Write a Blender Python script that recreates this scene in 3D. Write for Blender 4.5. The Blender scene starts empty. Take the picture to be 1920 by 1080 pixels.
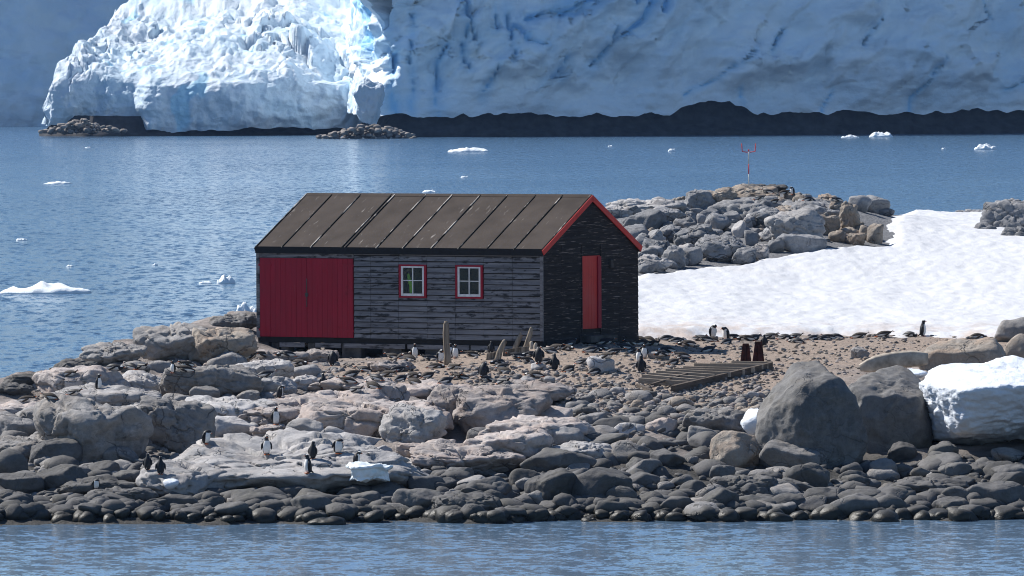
import bpy, bmesh, math, random
import numpy as np
from mathutils import Vector, Matrix
from mathutils.bvhtree import BVHTree

random.seed(7)
RNG = np.random.RandomState(11)
scene = bpy.context.scene
COL = scene.collection
rad = math.radians

# ------------------------------------------------------------------ camera
CAM_H = 11.7          # the photographer stands on a ship's deck
FPX = 15000.0         # focal length in pixels of the 1920 px wide photo
HROW = 140.0          # row of the true horizon
PITCH = math.atan((540 - HROW) / FPX)
ROLL = rad(0.25)
fwd = Vector((0, math.cos(PITCH), -math.sin(PITCH)))
up0 = Vector((0, math.sin(PITCH), math.cos(PITCH)))
rt0 = Vector((1, 0, 0))
rgt = rt0 * math.cos(ROLL) - up0 * math.sin(ROLL)
upv = up0 * math.cos(ROLL) + rt0 * math.sin(ROLL)
cam_data = bpy.data.cameras.new('camera')
cam = bpy.data.objects.new('camera', cam_data)
COL.objects.link(cam)
cam_data.sensor_width = 36.0
cam_data.lens = FPX / 1920 * 36.0
cam_data.clip_start = 1.0
cam_data.clip_end = 20000
M = Matrix(((rgt.x, upv.x, -fwd.x, 0), (rgt.y, upv.y, -fwd.y, 0), (rgt.z, upv.z, -fwd.z, CAM_H), (0, 0, 0, 1)))
cam.matrix_world = M
scene.camera = cam

# ------------------------------------------------------------------ light
SUN_EL = rad(45)
SUN_AZ = rad(34)      # angle behind the island, measured from the left
sdir = Vector((-math.cos(SUN_EL) * math.cos(SUN_AZ), math.cos(SUN_EL) * math.sin(SUN_AZ), math.sin(SUN_EL)))
world = bpy.data.worlds.new('World')
scene.world = world
world.use_nodes = True
wn = world.node_tree
bg = wn.nodes['Background']
sky = wn.nodes.new('ShaderNodeTexSky')
sky.sky_type = 'NISHITA'
sky.sun_disc = False
sky.sun_elevation = SUN_EL
sky.sun_rotation = math.atan2(sdir.x, sdir.y)
sky.air_density = 1.0
sky.dust_density = 0.0
sky.ozone_density = 6.5
wn.links.new(sky.outputs[0], bg.inputs[0])
bg.inputs[1].default_value = 0.08
sun_data = bpy.data.lights.new('sun', 'SUN')
sun_data.energy = 5.0
sun_data.angle = rad(0.53)
sun_data.color = (1.0, 0.955, 0.89)
sun = bpy.data.objects.new('sun', sun_data)
COL.objects.link(sun)
sun.rotation_euler = (-sdir).to_track_quat('-Z', 'Y').to_euler()
sun.location = sdir * 400
vs = scene.view_settings
vs.view_transform = 'Standard'
vs.look = 'None'
vs.exposure = 0.45
vs.gamma = 1.0
scene.cycles.max_bounces = 6
scene.cycles.use_denoising = True
scene.cycles.filter_width = 1.05

# ------------------------------------------------------------------ helpers
def P(px, row, depth):
    d = fwd + rgt * ((px - 960) / FPX) - upv * ((row - 540) / FPX)
    s = depth / d.y
    return Vector((d.x * s, depth, CAM_H + d.z * s))

def ray(px, row):
    return (fwd + rgt * ((px - 960) / FPX) - upv * ((row - 540) / FPX)).normalized()

_perm = np.random.RandomState(3).permutation(256)
_perm = np.concatenate([_perm, _perm, _perm])
_g = np.random.RandomState(5).randn(256, 3)
_g /= np.linalg.norm(_g, axis=1)[:, None]

def perlin(p):
    p = np.asarray(p, float)
    i = np.floor(p).astype(int)
    f = p - i
    i = i & 255
    u = f * f * f * (f * (f * 6 - 15) + 10)
    out = 0
    for dx in (0, 1):
        wx = u[:, 0] if dx else 1 - u[:, 0]
        for dy in (0, 1):
            wy = u[:, 1] if dy else 1 - u[:, 1]
            for dz in (0, 1):
                wz = u[:, 2] if dz else 1 - u[:, 2]
                h = _perm[_perm[_perm[(i[:, 0] + dx) & 255] + ((i[:, 1] + dy) & 255)] + ((i[:, 2] + dz) & 255)]
                gr = _g[h]
                dot = gr[:, 0] * (f[:, 0] - dx) + gr[:, 1] * (f[:, 1] - dy) + gr[:, 2] * (f[:, 2] - dz)
                out = out + wx * wy * wz * dot
    return out * 1.6

def fbm(p, o=4, g=0.5, l=2.03):
    p = np.asarray(p, float)
    s = 0; a = 1.0
    for k in range(o):
        s = s + a * perlin(p + k * 17.3)
        p = p * l; a *= g
    return s

def ridged(p, o=3):
    p = np.asarray(p, float)
    s = 0; a = 1.0
    for k in range(o):
        s = s + a * (1 - np.abs(perlin(p + k * 9.1)) * 1.6)
        p = p * 2.1; a *= 0.5
    return s / 1.75

def billow(p, o=3):
    p = np.asarray(p, float)
    s = 0; a = 1.0
    for k in range(o):
        s = s + a * np.abs(perlin(p + k * 5.7)) * 2
        p = p * 2.1; a *= 0.5
    return s / 1.75

def _h(i, j, k):
    return (np.sin(i * 127.1 + j * 311.7 + k * 74.7) * 43758.5453) % 1.0
def worley(u, v, seed=0):
    """nearest and second nearest jittered cell: distances, cell hashes, offset from the cell centre"""
    iu, iv = np.floor(u), np.floor(v)
    F1 = np.full(len(u), 9.0); F2 = np.full(len(u), 9.0); a = np.zeros(len(u)); b = np.zeros(len(u)); c = np.zeros(len(u)); ou = np.zeros(len(u)); ov = np.zeros(len(u))
    for du in (-1, 0, 1):
        for dv in (-1, 0, 1):
            cu, cv = iu + du, iv + dv
            x = u - (cu + 0.1 + 0.8 * _h(cu, cv, seed)); y = v - (cv + 0.1 + 0.8 * _h(cu, cv, seed + 1))
            d = np.hypot(x, y); m = d < F1
            F2 = np.where(m, F1, np.minimum(F2, d)); F1 = np.where(m, d, F1)
            a = np.where(m, _h(cu, cv, seed + 2), a); b = np.where(m, _h(cu, cv, seed + 3), b); c = np.where(m, _h(cu, cv, seed + 4), c)
            ou = np.where(m, x, ou); ov = np.where(m, y, ov)
    return F1, F2, a, b, c, ou, ov

def sstep(a, b, x):
    t = np.clip((x - a) / (b - a), 0, 1)
    return t * t * (3 - 2 * t)

def np_mesh(name, v, f, smooth=True):
    v = np.asarray(v, np.float32); f = np.asarray(f, np.int32)
    me = bpy.data.meshes.new(name)
    n = f.shape[1]
    me.vertices.add(len(v)); me.vertices.foreach_set('co', v.ravel())
    me.loops.add(f.size); me.loops.foreach_set('vertex_index', f.ravel())
    me.polygons.add(len(f))
    me.polygons.foreach_set('loop_start', np.arange(0, f.size, n, dtype=np.int32))
    me.polygons.foreach_set('loop_total', np.full(len(f), n, np.int32))
    me.update(calc_edges=True)
    if smooth:
        me.polygons.foreach_set('use_smooth', np.ones(len(f), bool))
    return me

def set_attr(me, name, vals):
    a = me.attributes.new(name, 'FLOAT', 'POINT')
    a.data.foreach_set('value', np.asarray(vals, np.float32))

def add(name, me, mat=None, parent=None):
    o = bpy.data.objects.new(name, me)
    COL.objects.link(o)
    if mat is not None and me is not None and not me.materials:
        me.materials.append(mat)
    if parent is not None:
        o.parent = parent
    return o

def tag(o, label=None, cat=None, group=None, kind=None):
    if label: o['label'] = label
    if cat: o['category'] = cat
    if group: o['group'] = group
    if kind: o['kind'] = kind
    return o

def empty(name, loc, rz=0):
    o = bpy.data.objects.new(name, None)
    COL.objects.link(o)
    o.empty_display_size = 0.2
    o.location = loc
    o.rotation_euler = (0, 0, rz)
    return o

_ico = {}
def ico(n):
    if n not in _ico:
        bm = bmesh.new()
        bmesh.ops.create_icosphere(bm, subdivisions=n, radius=1)
        v = np.array([x.co[:] for x in bm.verts]); f = np.array([[x.index for x in q.verts] for q in bm.faces])
        bm.free()
        _ico[n] = (v / np.linalg.norm(v, axis=1)[:, None], f)
    return _ico[n]

def grid_faces(nu, nv):
    i = np.arange(nu - 1)[:, None] * nv + np.arange(nv - 1)[None, :]
    return np.stack([i, i + nv, i + nv + 1, i + 1], -1).reshape(-1, 4)

def prism(pts, off, name='p'):
    """closed prism from polygon pts (list of Vectors) pushed by off"""
    n = len(pts)
    v = [tuple(p) for p in pts] + [tuple(Vector(p) + off) for p in pts]
    f = [list(range(n))[::-1], list(range(n, 2 * n))] + [[i, (i + 1) % n, n + (i + 1) % n, n + i] for i in range(n)]
    me = bpy.data.meshes.new(name)
    me.from_pydata(v, [], f)
    bm = bmesh.new(); bm.from_mesh(me)
    bmesh.ops.recalc_face_normals(bm, faces=bm.faces)
    bm.to_mesh(me); bm.free()
    return me

def box_me(x0, x1, y0, y1, z0, z1, name='b', bevel=0.0):
    bm = bmesh.new()
    bmesh.ops.create_cube(bm, size=1)
    for v in bm.verts:
        v.co = Vector(((x0 + x1) / 2 + v.co.x * (x1 - x0), (y0 + y1) / 2 + v.co.y * (y1 - y0), (z0 + z1) / 2 + v.co.z * (z1 - z0)))
    if bevel:
        bmesh.ops.bevel(bm, geom=bm.edges[:], offset=bevel, segments=1, affect='EDGES')
    me = bpy.data.meshes.new(name); bm.to_mesh(me); bm.free()
    return me

def tube_me(pts, radii, sides=8, flat=1.0, name='t', wob=0.0, seed=0):
    """loft of ellipses along pts; flat squeezes the local x axis"""
    pts = [Vector(p) for p in pts]
    v = []; f = []
    r_ = random.Random(seed)
    for i, p in enumerate(pts):
        t = (pts[min(i + 1, len(pts) - 1)] - pts[max(i - 1, 0)]).normalized()
        a = t.cross(Vector((0, 1, 0)))
        if a.length < 1e-3: a = t.cross(Vector((1, 0, 0)))
        a.normalize(); b = t.cross(a).normalized()
        for k in range(sides):
            an = 2 * math.pi * k / sides
            rr = radii[i] * (1 + wob * r_.uniform(-1, 1))
            v.append(tuple(p + a * (math.cos(an) * rr) + b * (math.sin(an) * rr * flat)))
    for i in range(len(pts) - 1):
        for k in range(sides):
            f.append([i * sides + k, i * sides + (k + 1) % sides, (i + 1) * sides + (k + 1) % sides, (i + 1) * sides + k])
    f.append(list(range(sides))[::-1]); f.append([(len(pts) - 1) * sides + k for k in range(sides)])
    me = bpy.data.meshes.new(name); me.from_pydata(v, [], f)
    bm = bmesh.new(); bm.from_mesh(me); bmesh.ops.recalc_face_normals(bm, faces=bm.faces); bm.to_mesh(me); bm.free()
    me.polygons.foreach_set('use_smooth', np.ones(len(me.polygons), bool))
    return me

# ------------------------------------------------------------------ materials
class NT:
    def __init__(s, name):
        s.m = bpy.data.materials.new(name); s.m.use_nodes = True
        s.t = s.m.node_tree; s.b = s.t.nodes['Principled BSDF']
    def n(s, typ, **kw):
        x = s.t.nodes.new('ShaderNode' + typ)
        for k, v in kw.items():
            if k.startswith('i_'):
                key = k[2:]
                key = int(key) if key.isdigit() else key
                x.inputs[key].default_value = v
            else:
                setattr(x, k, v)
        return x
    def l(s, a, b): s.t.links.new(a, b)
    def noise(s, co, scale, detail=4, rough=0.55, dist=0.0):
        x = s.n('TexNoise'); x.inputs['Scale'].default_value = scale; x.inputs['Detail'].default_value = detail
        x.inputs['Roughness'].default_value = rough; x.inputs['Distortion'].default_value = dist
        s.l(co, x.inputs['Vector']); return x.outputs['Fac']
    def mapr(s, v, a, b, c=0.0, d=1.0):
        x = s.n('MapRange'); s.l(v, x.inputs[0])
        for i, q in enumerate((a, b, c, d)): x.inputs[i + 1].default_value = q
        return x.outputs[0]
    def mix(s, fac, a, b, mode='MIX'):
        x = s.n('MixRGB', blend_type=mode)
        for q, i in ((fac, 0), (a, 1), (b, 2)):
            if isinstance(q, (int, float)): x.inputs[i].default_value = q
            elif isinstance(q, tuple): x.inputs[i].default_value = (q[0], q[1], q[2], 1)
            else: s.l(q, x.inputs[i])
        return x.outputs[0]
    def math(s, op, a, b=0.0):
        x = s.n('Math', operation=op)
        for q, i in ((a, 0), (b, 1)):
            if isinstance(q, (int, float)): x.inputs[i].default_value = q
            else: s.l(q, x.inputs[i])
        return x.outputs[0]
    def pos(s): return s.n('NewGeometry').outputs['Position']
    def mapping(s, co, scale=(1, 1, 1), rot=(0, 0, 0)):
        x = s.n('Mapping'); x.inputs['Scale'].default_value = scale; x.inputs['Rotation'].default_value = rot
        s.l(co, x.inputs['Vector']); return x.outputs[0]
    def bump(s, h, strength, dist, prev=None):
        x = s.n('Bump'); x.inputs['Strength'].default_value = strength; x.inputs['Distance'].default_value = dist
        s.l(h, x.inputs['Height'])
        if prev is not None: s.l(prev, x.inputs['Normal'])
        return x.outputs[0]
    def out(s, col=None, rough=None, normal=None):
        if col is not None:
            if isinstance(col, tuple): s.b.inputs['Base Color'].default_value = (*col, 1)
            else: s.l(col, s.b.inputs['Base Color'])
        if rough is not None:
            if isinstance(rough, (int, float)): s.b.inputs['Roughness'].default_value = rough
            else: s.l(rough, s.b.inputs['Roughness'])
        if normal is not None: s.l(normal, s.b.inputs['Normal'])
        return s.m
    def attr(s, name):
        x = s.n('Attribute', attribute_name=name); return x.outputs['Fac']

def plain(name, col, rough=0.7, var=0.15, scale=6.0):
    t = NT(name); n = t.noise(t.pos(), scale, 4)
    d = tuple(c * (1 - var * 2) for c in col); b = tuple(min(1, c * (1 + var * 1.5)) for c in col)
    t.b.inputs['Specular IOR Level'].default_value = 0.3
    return t.out(t.mix(t.mapr(n, 0.3, 0.7), d, b), rough, t.bump(n, 0.2, 0.02))

def rock_nodes(t, dark, light, stain=None, stain_amt=0.0, guano=0.0, crack=0.6, bmp=0.6):
    p = t.pos()
    rnd = t.n('ObjectInfo').outputs['Random']
    n1 = t.noise(p, 0.9, 6, 0.65)
    n2 = t.noise(p, 4.5, 8, 0.72)
    n3 = t.noise(p, 22.0, 4, 0.65)
    c = t.mix(t.mapr(t.math('ADD', t.math('MULTIPLY', n1, 0.6), t.math('MULTIPLY', n2, 0.4)), 0.36, 0.64), dark, light)
    if stain:
        c = t.mix(t.math('MULTIPLY', t.mapr(t.noise(p, 1.6, 4, 0.6, 0.4), 0.46, 0.64), stain_amt), c, stain)
    if guano:
        st = t.noise(t.mapping(p, (5, 5, 0.9)), 1.0, 4, 0.6)
        c = t.mix(t.math('MULTIPLY', t.mapr(st, 0.55, 0.75), guano), c, (0.50, 0.47, 0.45))
    c = t.mix(t.mapr(n3, 0.55, 0.75, 0, 0.5), c, tuple(x * 0.5 for x in dark))
    c = t.mix(t.mapr(t.noise(t.mapping(p, (2.0, 2.0, 5.0), (0.35, 0.2, 0)), 1.0, 6, 0.7), 0.56, 0.70, 0, 0.45), c, tuple(min(1, x * 1.25) for x in light))
    # per rock brightness
    c = t.mix(1.0, c, t.mapr(rnd, 0, 1, 0.78, 1.18), 'MULTIPLY')
    # wet, weed-darkened rim at the waterline
    z = t.n('SeparateXYZ'); t.l(p, z.inputs[0])
    zz = t.math('ADD', z.outputs[2], t.math('MULTIPLY', n1, -0.35))
    wet = t.mapr(zz, 0.02, 0.22, 1, 0)
    c = t.mix(wet, c, (0.028, 0.027, 0.022))
    # cracks
    v = t.n('TexVoronoi', feature='DISTANCE_TO_EDGE'); v.inputs['Scale'].default_value = 0.9
    dn = t.n('TexNoise'); dn.inputs['Scale'].default_value = 1.3; dn.inputs['Detail'].default_value = 4; t.l(p, dn.inputs['Vector'])
    pp = t.n('VectorMath', operation='MULTIPLY_ADD'); t.l(dn.outputs['Color'], pp.inputs[0]); pp.inputs[1].default_value = (1.6, 1.6, 1.6); t.l(t.mapping(p, (1.0, 0.5, 1.5), (0.3, 0.5, 0.2)), pp.inputs[2])
    t.l(pp.outputs[0], v.inputs['Vector'])
    ck = t.mapr(v.outputs['Distance'], 0.0, 0.035)
    gate = t.mapr(t.noise(p, 0.6, 2), 0.48, 0.58, 0, crack)
    ckg = t.math('SUBTRACT', 1.0, t.math('MULTIPLY', gate, t.math('SUBTRACT', 1.0, ck)))
    nb = t.bump(t.math('ADD', t.math('MULTIPLY', n2, 0.8), t.math('MULTIPLY', n3, 0.22)), bmp, 0.12)
    nb = t.bump(ckg, 0.8, 0.06, nb)
    c = t.mix(t.mapr(ckg, 0.0, 1.0, 0.75, 0.0), c, tuple(x * 0.3 for x in dark))
    t.b.inputs['Specular IOR Level'].default_value = 0.25
    return t.out(c, t.mapr(wet, 0, 1, 0.82, 0.42), nb)

ROCK = {
    'd': rock_nodes(NT('rock_shore_grey'), (0.072, 0.071, 0.073), (0.158, 0.153, 0.150), (0.085, 0.082, 0.062), 0.3, 0.0, 0.25, 0.3),
    'g': rock_nodes(NT('rock_mid_grey'), (0.14, 0.139, 0.142), (0.34, 0.328, 0.32), (0.29, 0.245, 0.20), 0.4, 0.25, 0.7),
    'l': rock_nodes(NT('rock_pale_grey'), (0.25, 0.248, 0.25), (0.52, 0.505, 0.50), (0.42, 0.36, 0.32), 0.3, 0.35, 0.7, 0.5),
    'p': rock_nodes(NT('rock_pinkish'), (0.23, 0.203, 0.192), (0.49, 0.445, 0.424), (0.42, 0.33, 0.285), 0.6, 0.5, 0.8),
    't': rock_nodes(NT('rock_tan'), (0.18, 0.157, 0.135), (0.42, 0.37, 0.315), (0.35, 0.25, 0.18), 0.6, 0.25, 0.7),
    'm': rock_nodes(NT('rock_cool_grey'), (0.10, 0.099, 0.10), (0.225, 0.22, 0.215), (0.16, 0.14, 0.115), 0.4, 0.12, 0.3, 0.35),
    'k': rock_nodes(NT('rock_blue_grey'), (0.135, 0.14, 0.152), (0.32, 0.322, 0.33), (0.26, 0.235, 0.21), 0.25, 0.12, 0.9),
}

def snow_mat(name, col=(0.86, 0.88, 0.91), dirt=0.0, bs=0.6):
    t = NT(name); p = t.pos()
    n = t.noise(t.mapping(p, (1.6, 0.55, 1.6)), 1.5, 5, 0.6)
    n2 = t.noise(p, 9, 4, 0.6)
    c = t.mix(t.mapr(n, 0.3, 0.7), tuple(x * 0.93 for x in col), col)
    if dirt:
        c = t.mix(t.math('MULTIPLY', t.mapr(t.noise(p, 0.5, 5, 0.65), 0.55, 0.75), dirt), c, (0.52, 0.47, 0.42))
    if name == 'snow':
        sy_ = t.n('SeparateXYZ'); t.l(p, sy_.inputs[0])
        st = t.math('MULTIPLY', t.mapr(sy_.outputs[1], 263.0, 269.0, 0.75, 0.0), t.mapr(t.noise(t.mapping(p, (0.9, 0.4, 1)), 1.0, 5, 0.65), 0.42, 0.62))
        c = t.mix(st, c, (0.46, 0.36, 0.29))
    t.b.inputs['Specular IOR Level'].default_value = 0.2
    nb = t.bump(n, bs, 0.10); nb = t.bump(n2, 0.35, 0.04, nb)
    return t.out(c, 0.65, nb)

M_snow = snow_mat('snow', (0.63, 0.64, 0.66), dirt=0.25, bs=0.35)
M_bank = snow_mat('snow_bank', (0.70, 0.75, 0.82), 0.12, 0.8)
M_floe = snow_mat('floe_ice', (0.80, 0.86, 0.90), 0.0, 0.5)

def glacier_mat(name, white, blue, dirt):
    t = NT(name); p = t.pos()
    cv = t.attr('crev')
    n = t.noise(t.mapping(p, (0.07, 0.07, 0.12), (0, 0.6, 0)), 1.0, 6, 0.6)
    n2 = t.noise(p, 0.35, 5, 0.65)
    c = t.mix(t.mapr(n, 0.42, 0.66), white, tuple(a * 0.72 + b * 0.28 for a, b in zip(white, blue)))
    c = t.mix(t.math('MULTIPLY', t.mapr(t.noise(t.mapping(p, (0.05, 0.05, 0.16), (0, -0.7, 0)), 1.0, 6, 0.65), 0.54, 0.70), dirt), c, (0.42, 0.47, 0.52))
    c = t.mix(cv, c, blue)
    t.b.inputs['Specular IOR Level'].default_value = 0.25
    nb = t.bump(n2, 0.6, 0.9); nb = t.bump(t.noise(p, 1.6, 4, 0.6), 0.35, 0.25, nb)
    return t.out(c, 0.6, nb)
M_gl_lit = glacier_mat('glacier_snow_ice', (0.58, 0.65, 0.72), (0.32, 0.60, 0.78), 0.25)
M_gl_wall = glacier_mat('glacier_wall_ice', (0.93, 0.97, 0.99), (0.38, 0.68, 0.94), 0.45)

def sea_mat():
    t = NT('sea_water'); p = t.pos()
    gust = t.mapr(t.noise(t.mapping(p, (0.02, 0.009, 1)), 1.0, 4, 0.6), 0.36, 0.64, 0.55, 1.25)
    acc = None
    # several sets of wavelets, each given as a slope field
    for sx, sy, rot, amp, det in ((1.7, 1.5, 0.10, 0.95, 3), (6.0, 4.5, -0.2, 0.90, 2), (0.9, 0.20, 0.05, 0.42, 3)):
        x = t.n('TexNoise'); x.inputs['Scale'].default_value = 1.0; x.inputs['Detail'].default_value = det; x.inputs['Roughness'].default_value = 0.6
        t.l(t.mapping(p, (sx, sy, 1), (0, 0, rot)), x.inputs['Vector'])
        m = t.n('VectorMath', operation='MULTIPLY_ADD'); t.l(x.outputs['Color'], m.inputs[0]); m.inputs[1].default_value = (amp, amp, 0); m.inputs[2].default_value = (-amp / 2, -amp / 2, 0)
        if acc is None: acc = m.outputs[0]
        else:
            q = t.n('VectorMath', operation='ADD'); t.l(acc, q.inputs[0]); t.l(m.outputs[0], q.inputs[1]); acc = q.outputs[0]
    # longer wind streaks away from the lee of the island
    x = t.n('TexNoise'); x.inputs['Scale'].default_value = 1.0; x.inputs['Detail'].default_value = 3
    t.l(t.mapping(p, (2.1, 0.33, 1), (0, 0, 0.06)), x.inputs['Vector'])
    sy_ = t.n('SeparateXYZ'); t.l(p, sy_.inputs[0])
    m = t.n('VectorMath', operation='SUBTRACT'); t.l(x.outputs['Color'], m.inputs[0]); m.inputs[1].default_value = (0.5, 0.5, 0.5)
    k = t.n('VectorMath', operation='SCALE'); t.l(m.outputs[0], k.inputs[0]); t.l(t.mapr(sy_.outputs[1], 225, 320, 0.0, 1.1), k.inputs['Scale'])
    q = t.n('VectorMath', operation='ADD'); t.l(acc, q.inputs[0]); t.l(k.outputs[0], q.inputs[1]); acc = q.outputs[0]
    gust = t.math('MULTIPLY', gust, t.mapr(sy_.outputs[1], 205, 320, 0.55, 1.45))
    g = t.n('VectorMath', operation='SCALE'); t.l(acc, g.inputs[0]); t.l(gust, g.inputs['Scale'])
    u = t.n('VectorMath', operation='ADD'); t.l(g.outputs[0], u.inputs[0]); u.inputs[1].default_value = (0, 0, 1)
    nn = t.n('VectorMath', operation='NORMALIZE'); t.l(u.outputs[0], nn.inputs[0])
    t.b.inputs['IOR'].default_value = 1.333
    t.b.inputs['Specular IOR Level'].default_value = 0.5
    return t.out(t.mix(t.mapr(sy_.outputs[1], 196, 225), (0.125, 0.195, 0.285), (0.060, 0.122, 0.205)), 0.12, nn.outputs[0])  # paler colour near the shore is painted in for the bright sky reflection
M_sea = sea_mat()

def ground_mat():
    t = NT('island_ground'); p = t.pos()
    soil = t.attr('soil'); shore = t.attr('shore')
    n = t.noise(p, 1.2, 5, 0.6); n2 = t.noise(p, 9.0, 5, 0.7); n3 = t.noise(p, 35, 3, 0.6)
    rc = t.mix(t.mapr(n, 0.35, 0.65), (0.17, 0.15, 0.138), (0.38, 0.335, 0.31))
    rc = t.mix(t.mapr(n2, 0.45, 0.75, 0, 0.6), rc, (0.10, 0.09, 0.085))
    sc = t.mix(t.mapr(n2, 0.35, 0.65), (0.19, 0.15, 0.12), (0.44, 0.355, 0.29))
    sc = t.mix(t.mapr(n, 0.5, 0.7, 0, 0.5), sc, (0.39, 0.285, 0.22))
    sc = t.mix(t.mapr(n3, 0.58, 0.75, 0, 0.6), sc, (0.09, 0.08, 0.072))
    dc = t.mix(t.mapr(n2, 0.35, 0.65), (0.035, 0.034, 0.032), (0.09, 0.086, 0.08))
    sy_ = t.n('SeparateXYZ'); t.l(p, sy_.inputs[0])
    rc = t.mix(t.mapr(sy_.outputs[1], 264, 268), rc, t.mix(t.mapr(n2, 0.35, 0.65), (0.11, 0.112, 0.118), (0.27, 0.272, 0.28)))
    c = t.mix(soil, rc, sc); c = t.mix(shore, c, dc)
    t.b.inputs['Specular IOR Level'].default_value = 0.2
    nb = t.bump(n2, 0.7, 0.12); nb = t.bump(n3, 0.5, 0.04, nb)
    return t.out(c, 0.9, nb)
M_ground = ground_mat()

def wood(name, dark, light, streak=(0.35, 0.35, 0.36), amt=0.3, axis='x', sc=1.0, patch=0.7, thr=0.63):
    """weathered boards in object space: grain along local axis"""
    t = NT(name); co = t.n('TexCoord').outputs['Object']
    s = (0.8, 10, 14) if axis == 'x' else ((10, 0.8, 14) if axis == 'y' else (14, 10, 0.8))
    g = t.noise(t.mapping(co, tuple(q * sc for q in s)), 1.0, 6, 0.65)
    s2 = (2.6, 8, 11) if axis == 'x' else ((6, 2.2, 7) if axis == 'y' else (6, 6, 1.5))
    b = t.noise(t.mapping(co, tuple(q * sc for q in s2)), 1.0, 5, 0.6)
    rnd = t.n('ObjectInfo').outputs['Random']
    c = t.mix(t.mapr(g, 0.35, 0.65), dark, light)
    c = t.mix(t.mapr(t.math('ADD', b, t.mapr(rnd, 0, 1, -0.07, 0.07)), 0.53, 0.66, 0, patch), c, tuple(x * 0.22 for x in dark))
    s3 = (3.0, 30, 45) if axis == 'x' else ((30, 1.5, 38) if axis == 'y' else (40, 40, 2))
    st = t.noise(t.mapping(co, tuple(q * sc for q in s3)), 1.0, 3, 0.6)
    c = t.mix(t.mapr(st, thr, thr + 0.08, 0, amt), c, streak)
    t.b.inputs['Specular IOR Level'].default_value = 0.2
    return t.out(c, 0.85, t.bump(g, 0.5, 0.015))
M_plank = wood('weathered_grey_planks', (0.13, 0.127, 0.134), (0.27, 0.262, 0.27), patch=0.92)
M_tar = wood('tarred_black_planks', (0.018, 0.0165, 0.0165), (0.042, 0.037, 0.036), (0.34, 0.28, 0.245), 0.9, 'y', patch=0.3, thr=0.605)
M_dark = plain('dark_timber', (0.016, 0.015, 0.015), 0.8)
M_core = plain('inner_lining', (0.03, 0.028, 0.026), 0.9)
M_base = plain('base_concrete', (0.085, 0.08, 0.075), 0.9, 0.3, 3.0)
M_post = wood('driftwood_timber', (0.13, 0.105, 0.08), (0.34, 0.285, 0.225), (0.45, 0.40, 0.34), 0.3, 'z')
M_slat = wood('weathered_slats', (0.22, 0.18, 0.14), (0.46, 0.385, 0.31), (0.4, 0.36, 0.3), 0.3, 'x', patch=0.4)
M_beam = wood('slipway_beam_timber', (0.065, 0.05, 0.04), (0.15, 0.12, 0.095), (0.25, 0.21, 0.17), 0.3, 'x', patch=0.4)

def door_paint(name, col, faded):
    t = NT(name); co = t.n('TexCoord').outputs['Object']
    g = t.noise(t.mapping(co, (14, 14, 0.7)), 1.0, 5, 0.6)
    b = t.noise(co, 1.2, 4)
    c = t.mix(t.mapr(g, 0.35, 0.7), tuple(x * 0.8 for x in col), col)
    c = t.mix(t.mapr(b, 0.45, 0.7, 0, 0.6), c, faded)
    c = t.mix(t.mapr(t.noise(t.mapping(co, (3, 3, 2.2)), 1.0, 7, 0.75), 0.60, 0.68, 0, 0.55), c, tuple(x * 0.4 for x in col))
    c = t.mix(t.mapr(t.noise(t.mapping(co, (30, 30, 1.5)), 1.0, 3), 0.70, 0.76, 0, 0.4), c, (0.34, 0.16, 0.17))
    t.b.inputs['Specular IOR Level'].default_value = 0.3
    return t.out(c, 0.6, t.bump(g, 0.25, 0.01))
M_red = door_paint('crimson_door_paint', (0.36, 0.010, 0.030), (0.27, 0.014, 0.030))
M_red2 = door_paint('orange_red_paint', (0.62, 0.045, 0.035), (0.50, 0.07, 0.06))
M_white = plain('white_window_paint', (0.72, 0.72, 0.72), 0.5, 0.08)

def felt_mat():
    t = NT('roofing_felt'); co = t.n('TexCoord').outputs['Object']
    n = t.noise(co, 1.1, 5, 0.6); n2 = t.noise(co, 26, 4, 0.6)
    c = t.mix(t.mapr(n, 0.3, 0.7), (0.040, 0.031, 0.026), (0.068, 0.054, 0.046))
    c = t.mix(t.mapr(n2, 0.55, 0.8, 0, 0.3), c, (0.055, 0.048, 0.044))
    # pale scuffs where the felt has worn, mostly near ridge and seams
    sc = t.noise(t.mapping(co, (9, 1.6, 1.6), (0, 0, 0.12)), 1.0, 5, 0.7)
    gate = t.mapr(t.noise(co, 0.8, 3), 0.50, 0.64)
    c = t.mix(t.math('MULTIPLY', gate, t.mapr(sc, 0.60, 0.68, 0, 0.6)), c, (0.42, 0.39, 0.36))
    t.b.inputs['Specular IOR Level'].default_value = 0.2
    return t.out(c, 0.9, t.bump(n2, 0.3, 0.01))
M_felt = felt_mat()
def batten_mat():
    t = NT('roof_batten'); co = t.n('TexCoord').outputs['Object']
    n = t.noise(t.mapping(co, (8, 1.3, 1.3)), 1.0, 4, 0.6)
    t.b.inputs['Specular IOR Level'].default_value = 0.2
    return t.out(t.mix(t.mapr(n, 0.54, 0.62), (0.014, 0.013, 0.012), (0.40, 0.37, 0.34)), 0.85)
M_batten = batten_mat()
M_fascia = plain('black_fascia', (0.012, 0.012, 0.013), 0.7)
M_rust = plain('rusted_iron', (0.060, 0.018, 0.014), 0.85, 0.35, 5)
M_bone = plain('bleached_bone', (0.42, 0.36, 0.29), 0.8, 0.2, 5)
M_paleslab = plain('pale_tan_slab', (0.42, 0.37, 0.31), 0.85, 0.25, 3)
M_pole_w = plain('pole_white_paint', (0.50, 0.48, 0.45), 0.6)
M_pole_r = plain('pole_red_paint', (0.55, 0.02, 0.02), 0.6)
M_green = plain('lime_green_fabric', (0.35, 0.75, 0.05), 0.7)
M_black = plain('penguin_black', (0.020, 0.020, 0.023), 0.55, 0.2, 30)
M_pwhite = plain('penguin_white', (0.78, 0.77, 0.74), 0.7, 0.06, 20)
M_beak = plain('penguin_orange', (0.55, 0.13, 0.03), 0.5)
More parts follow.
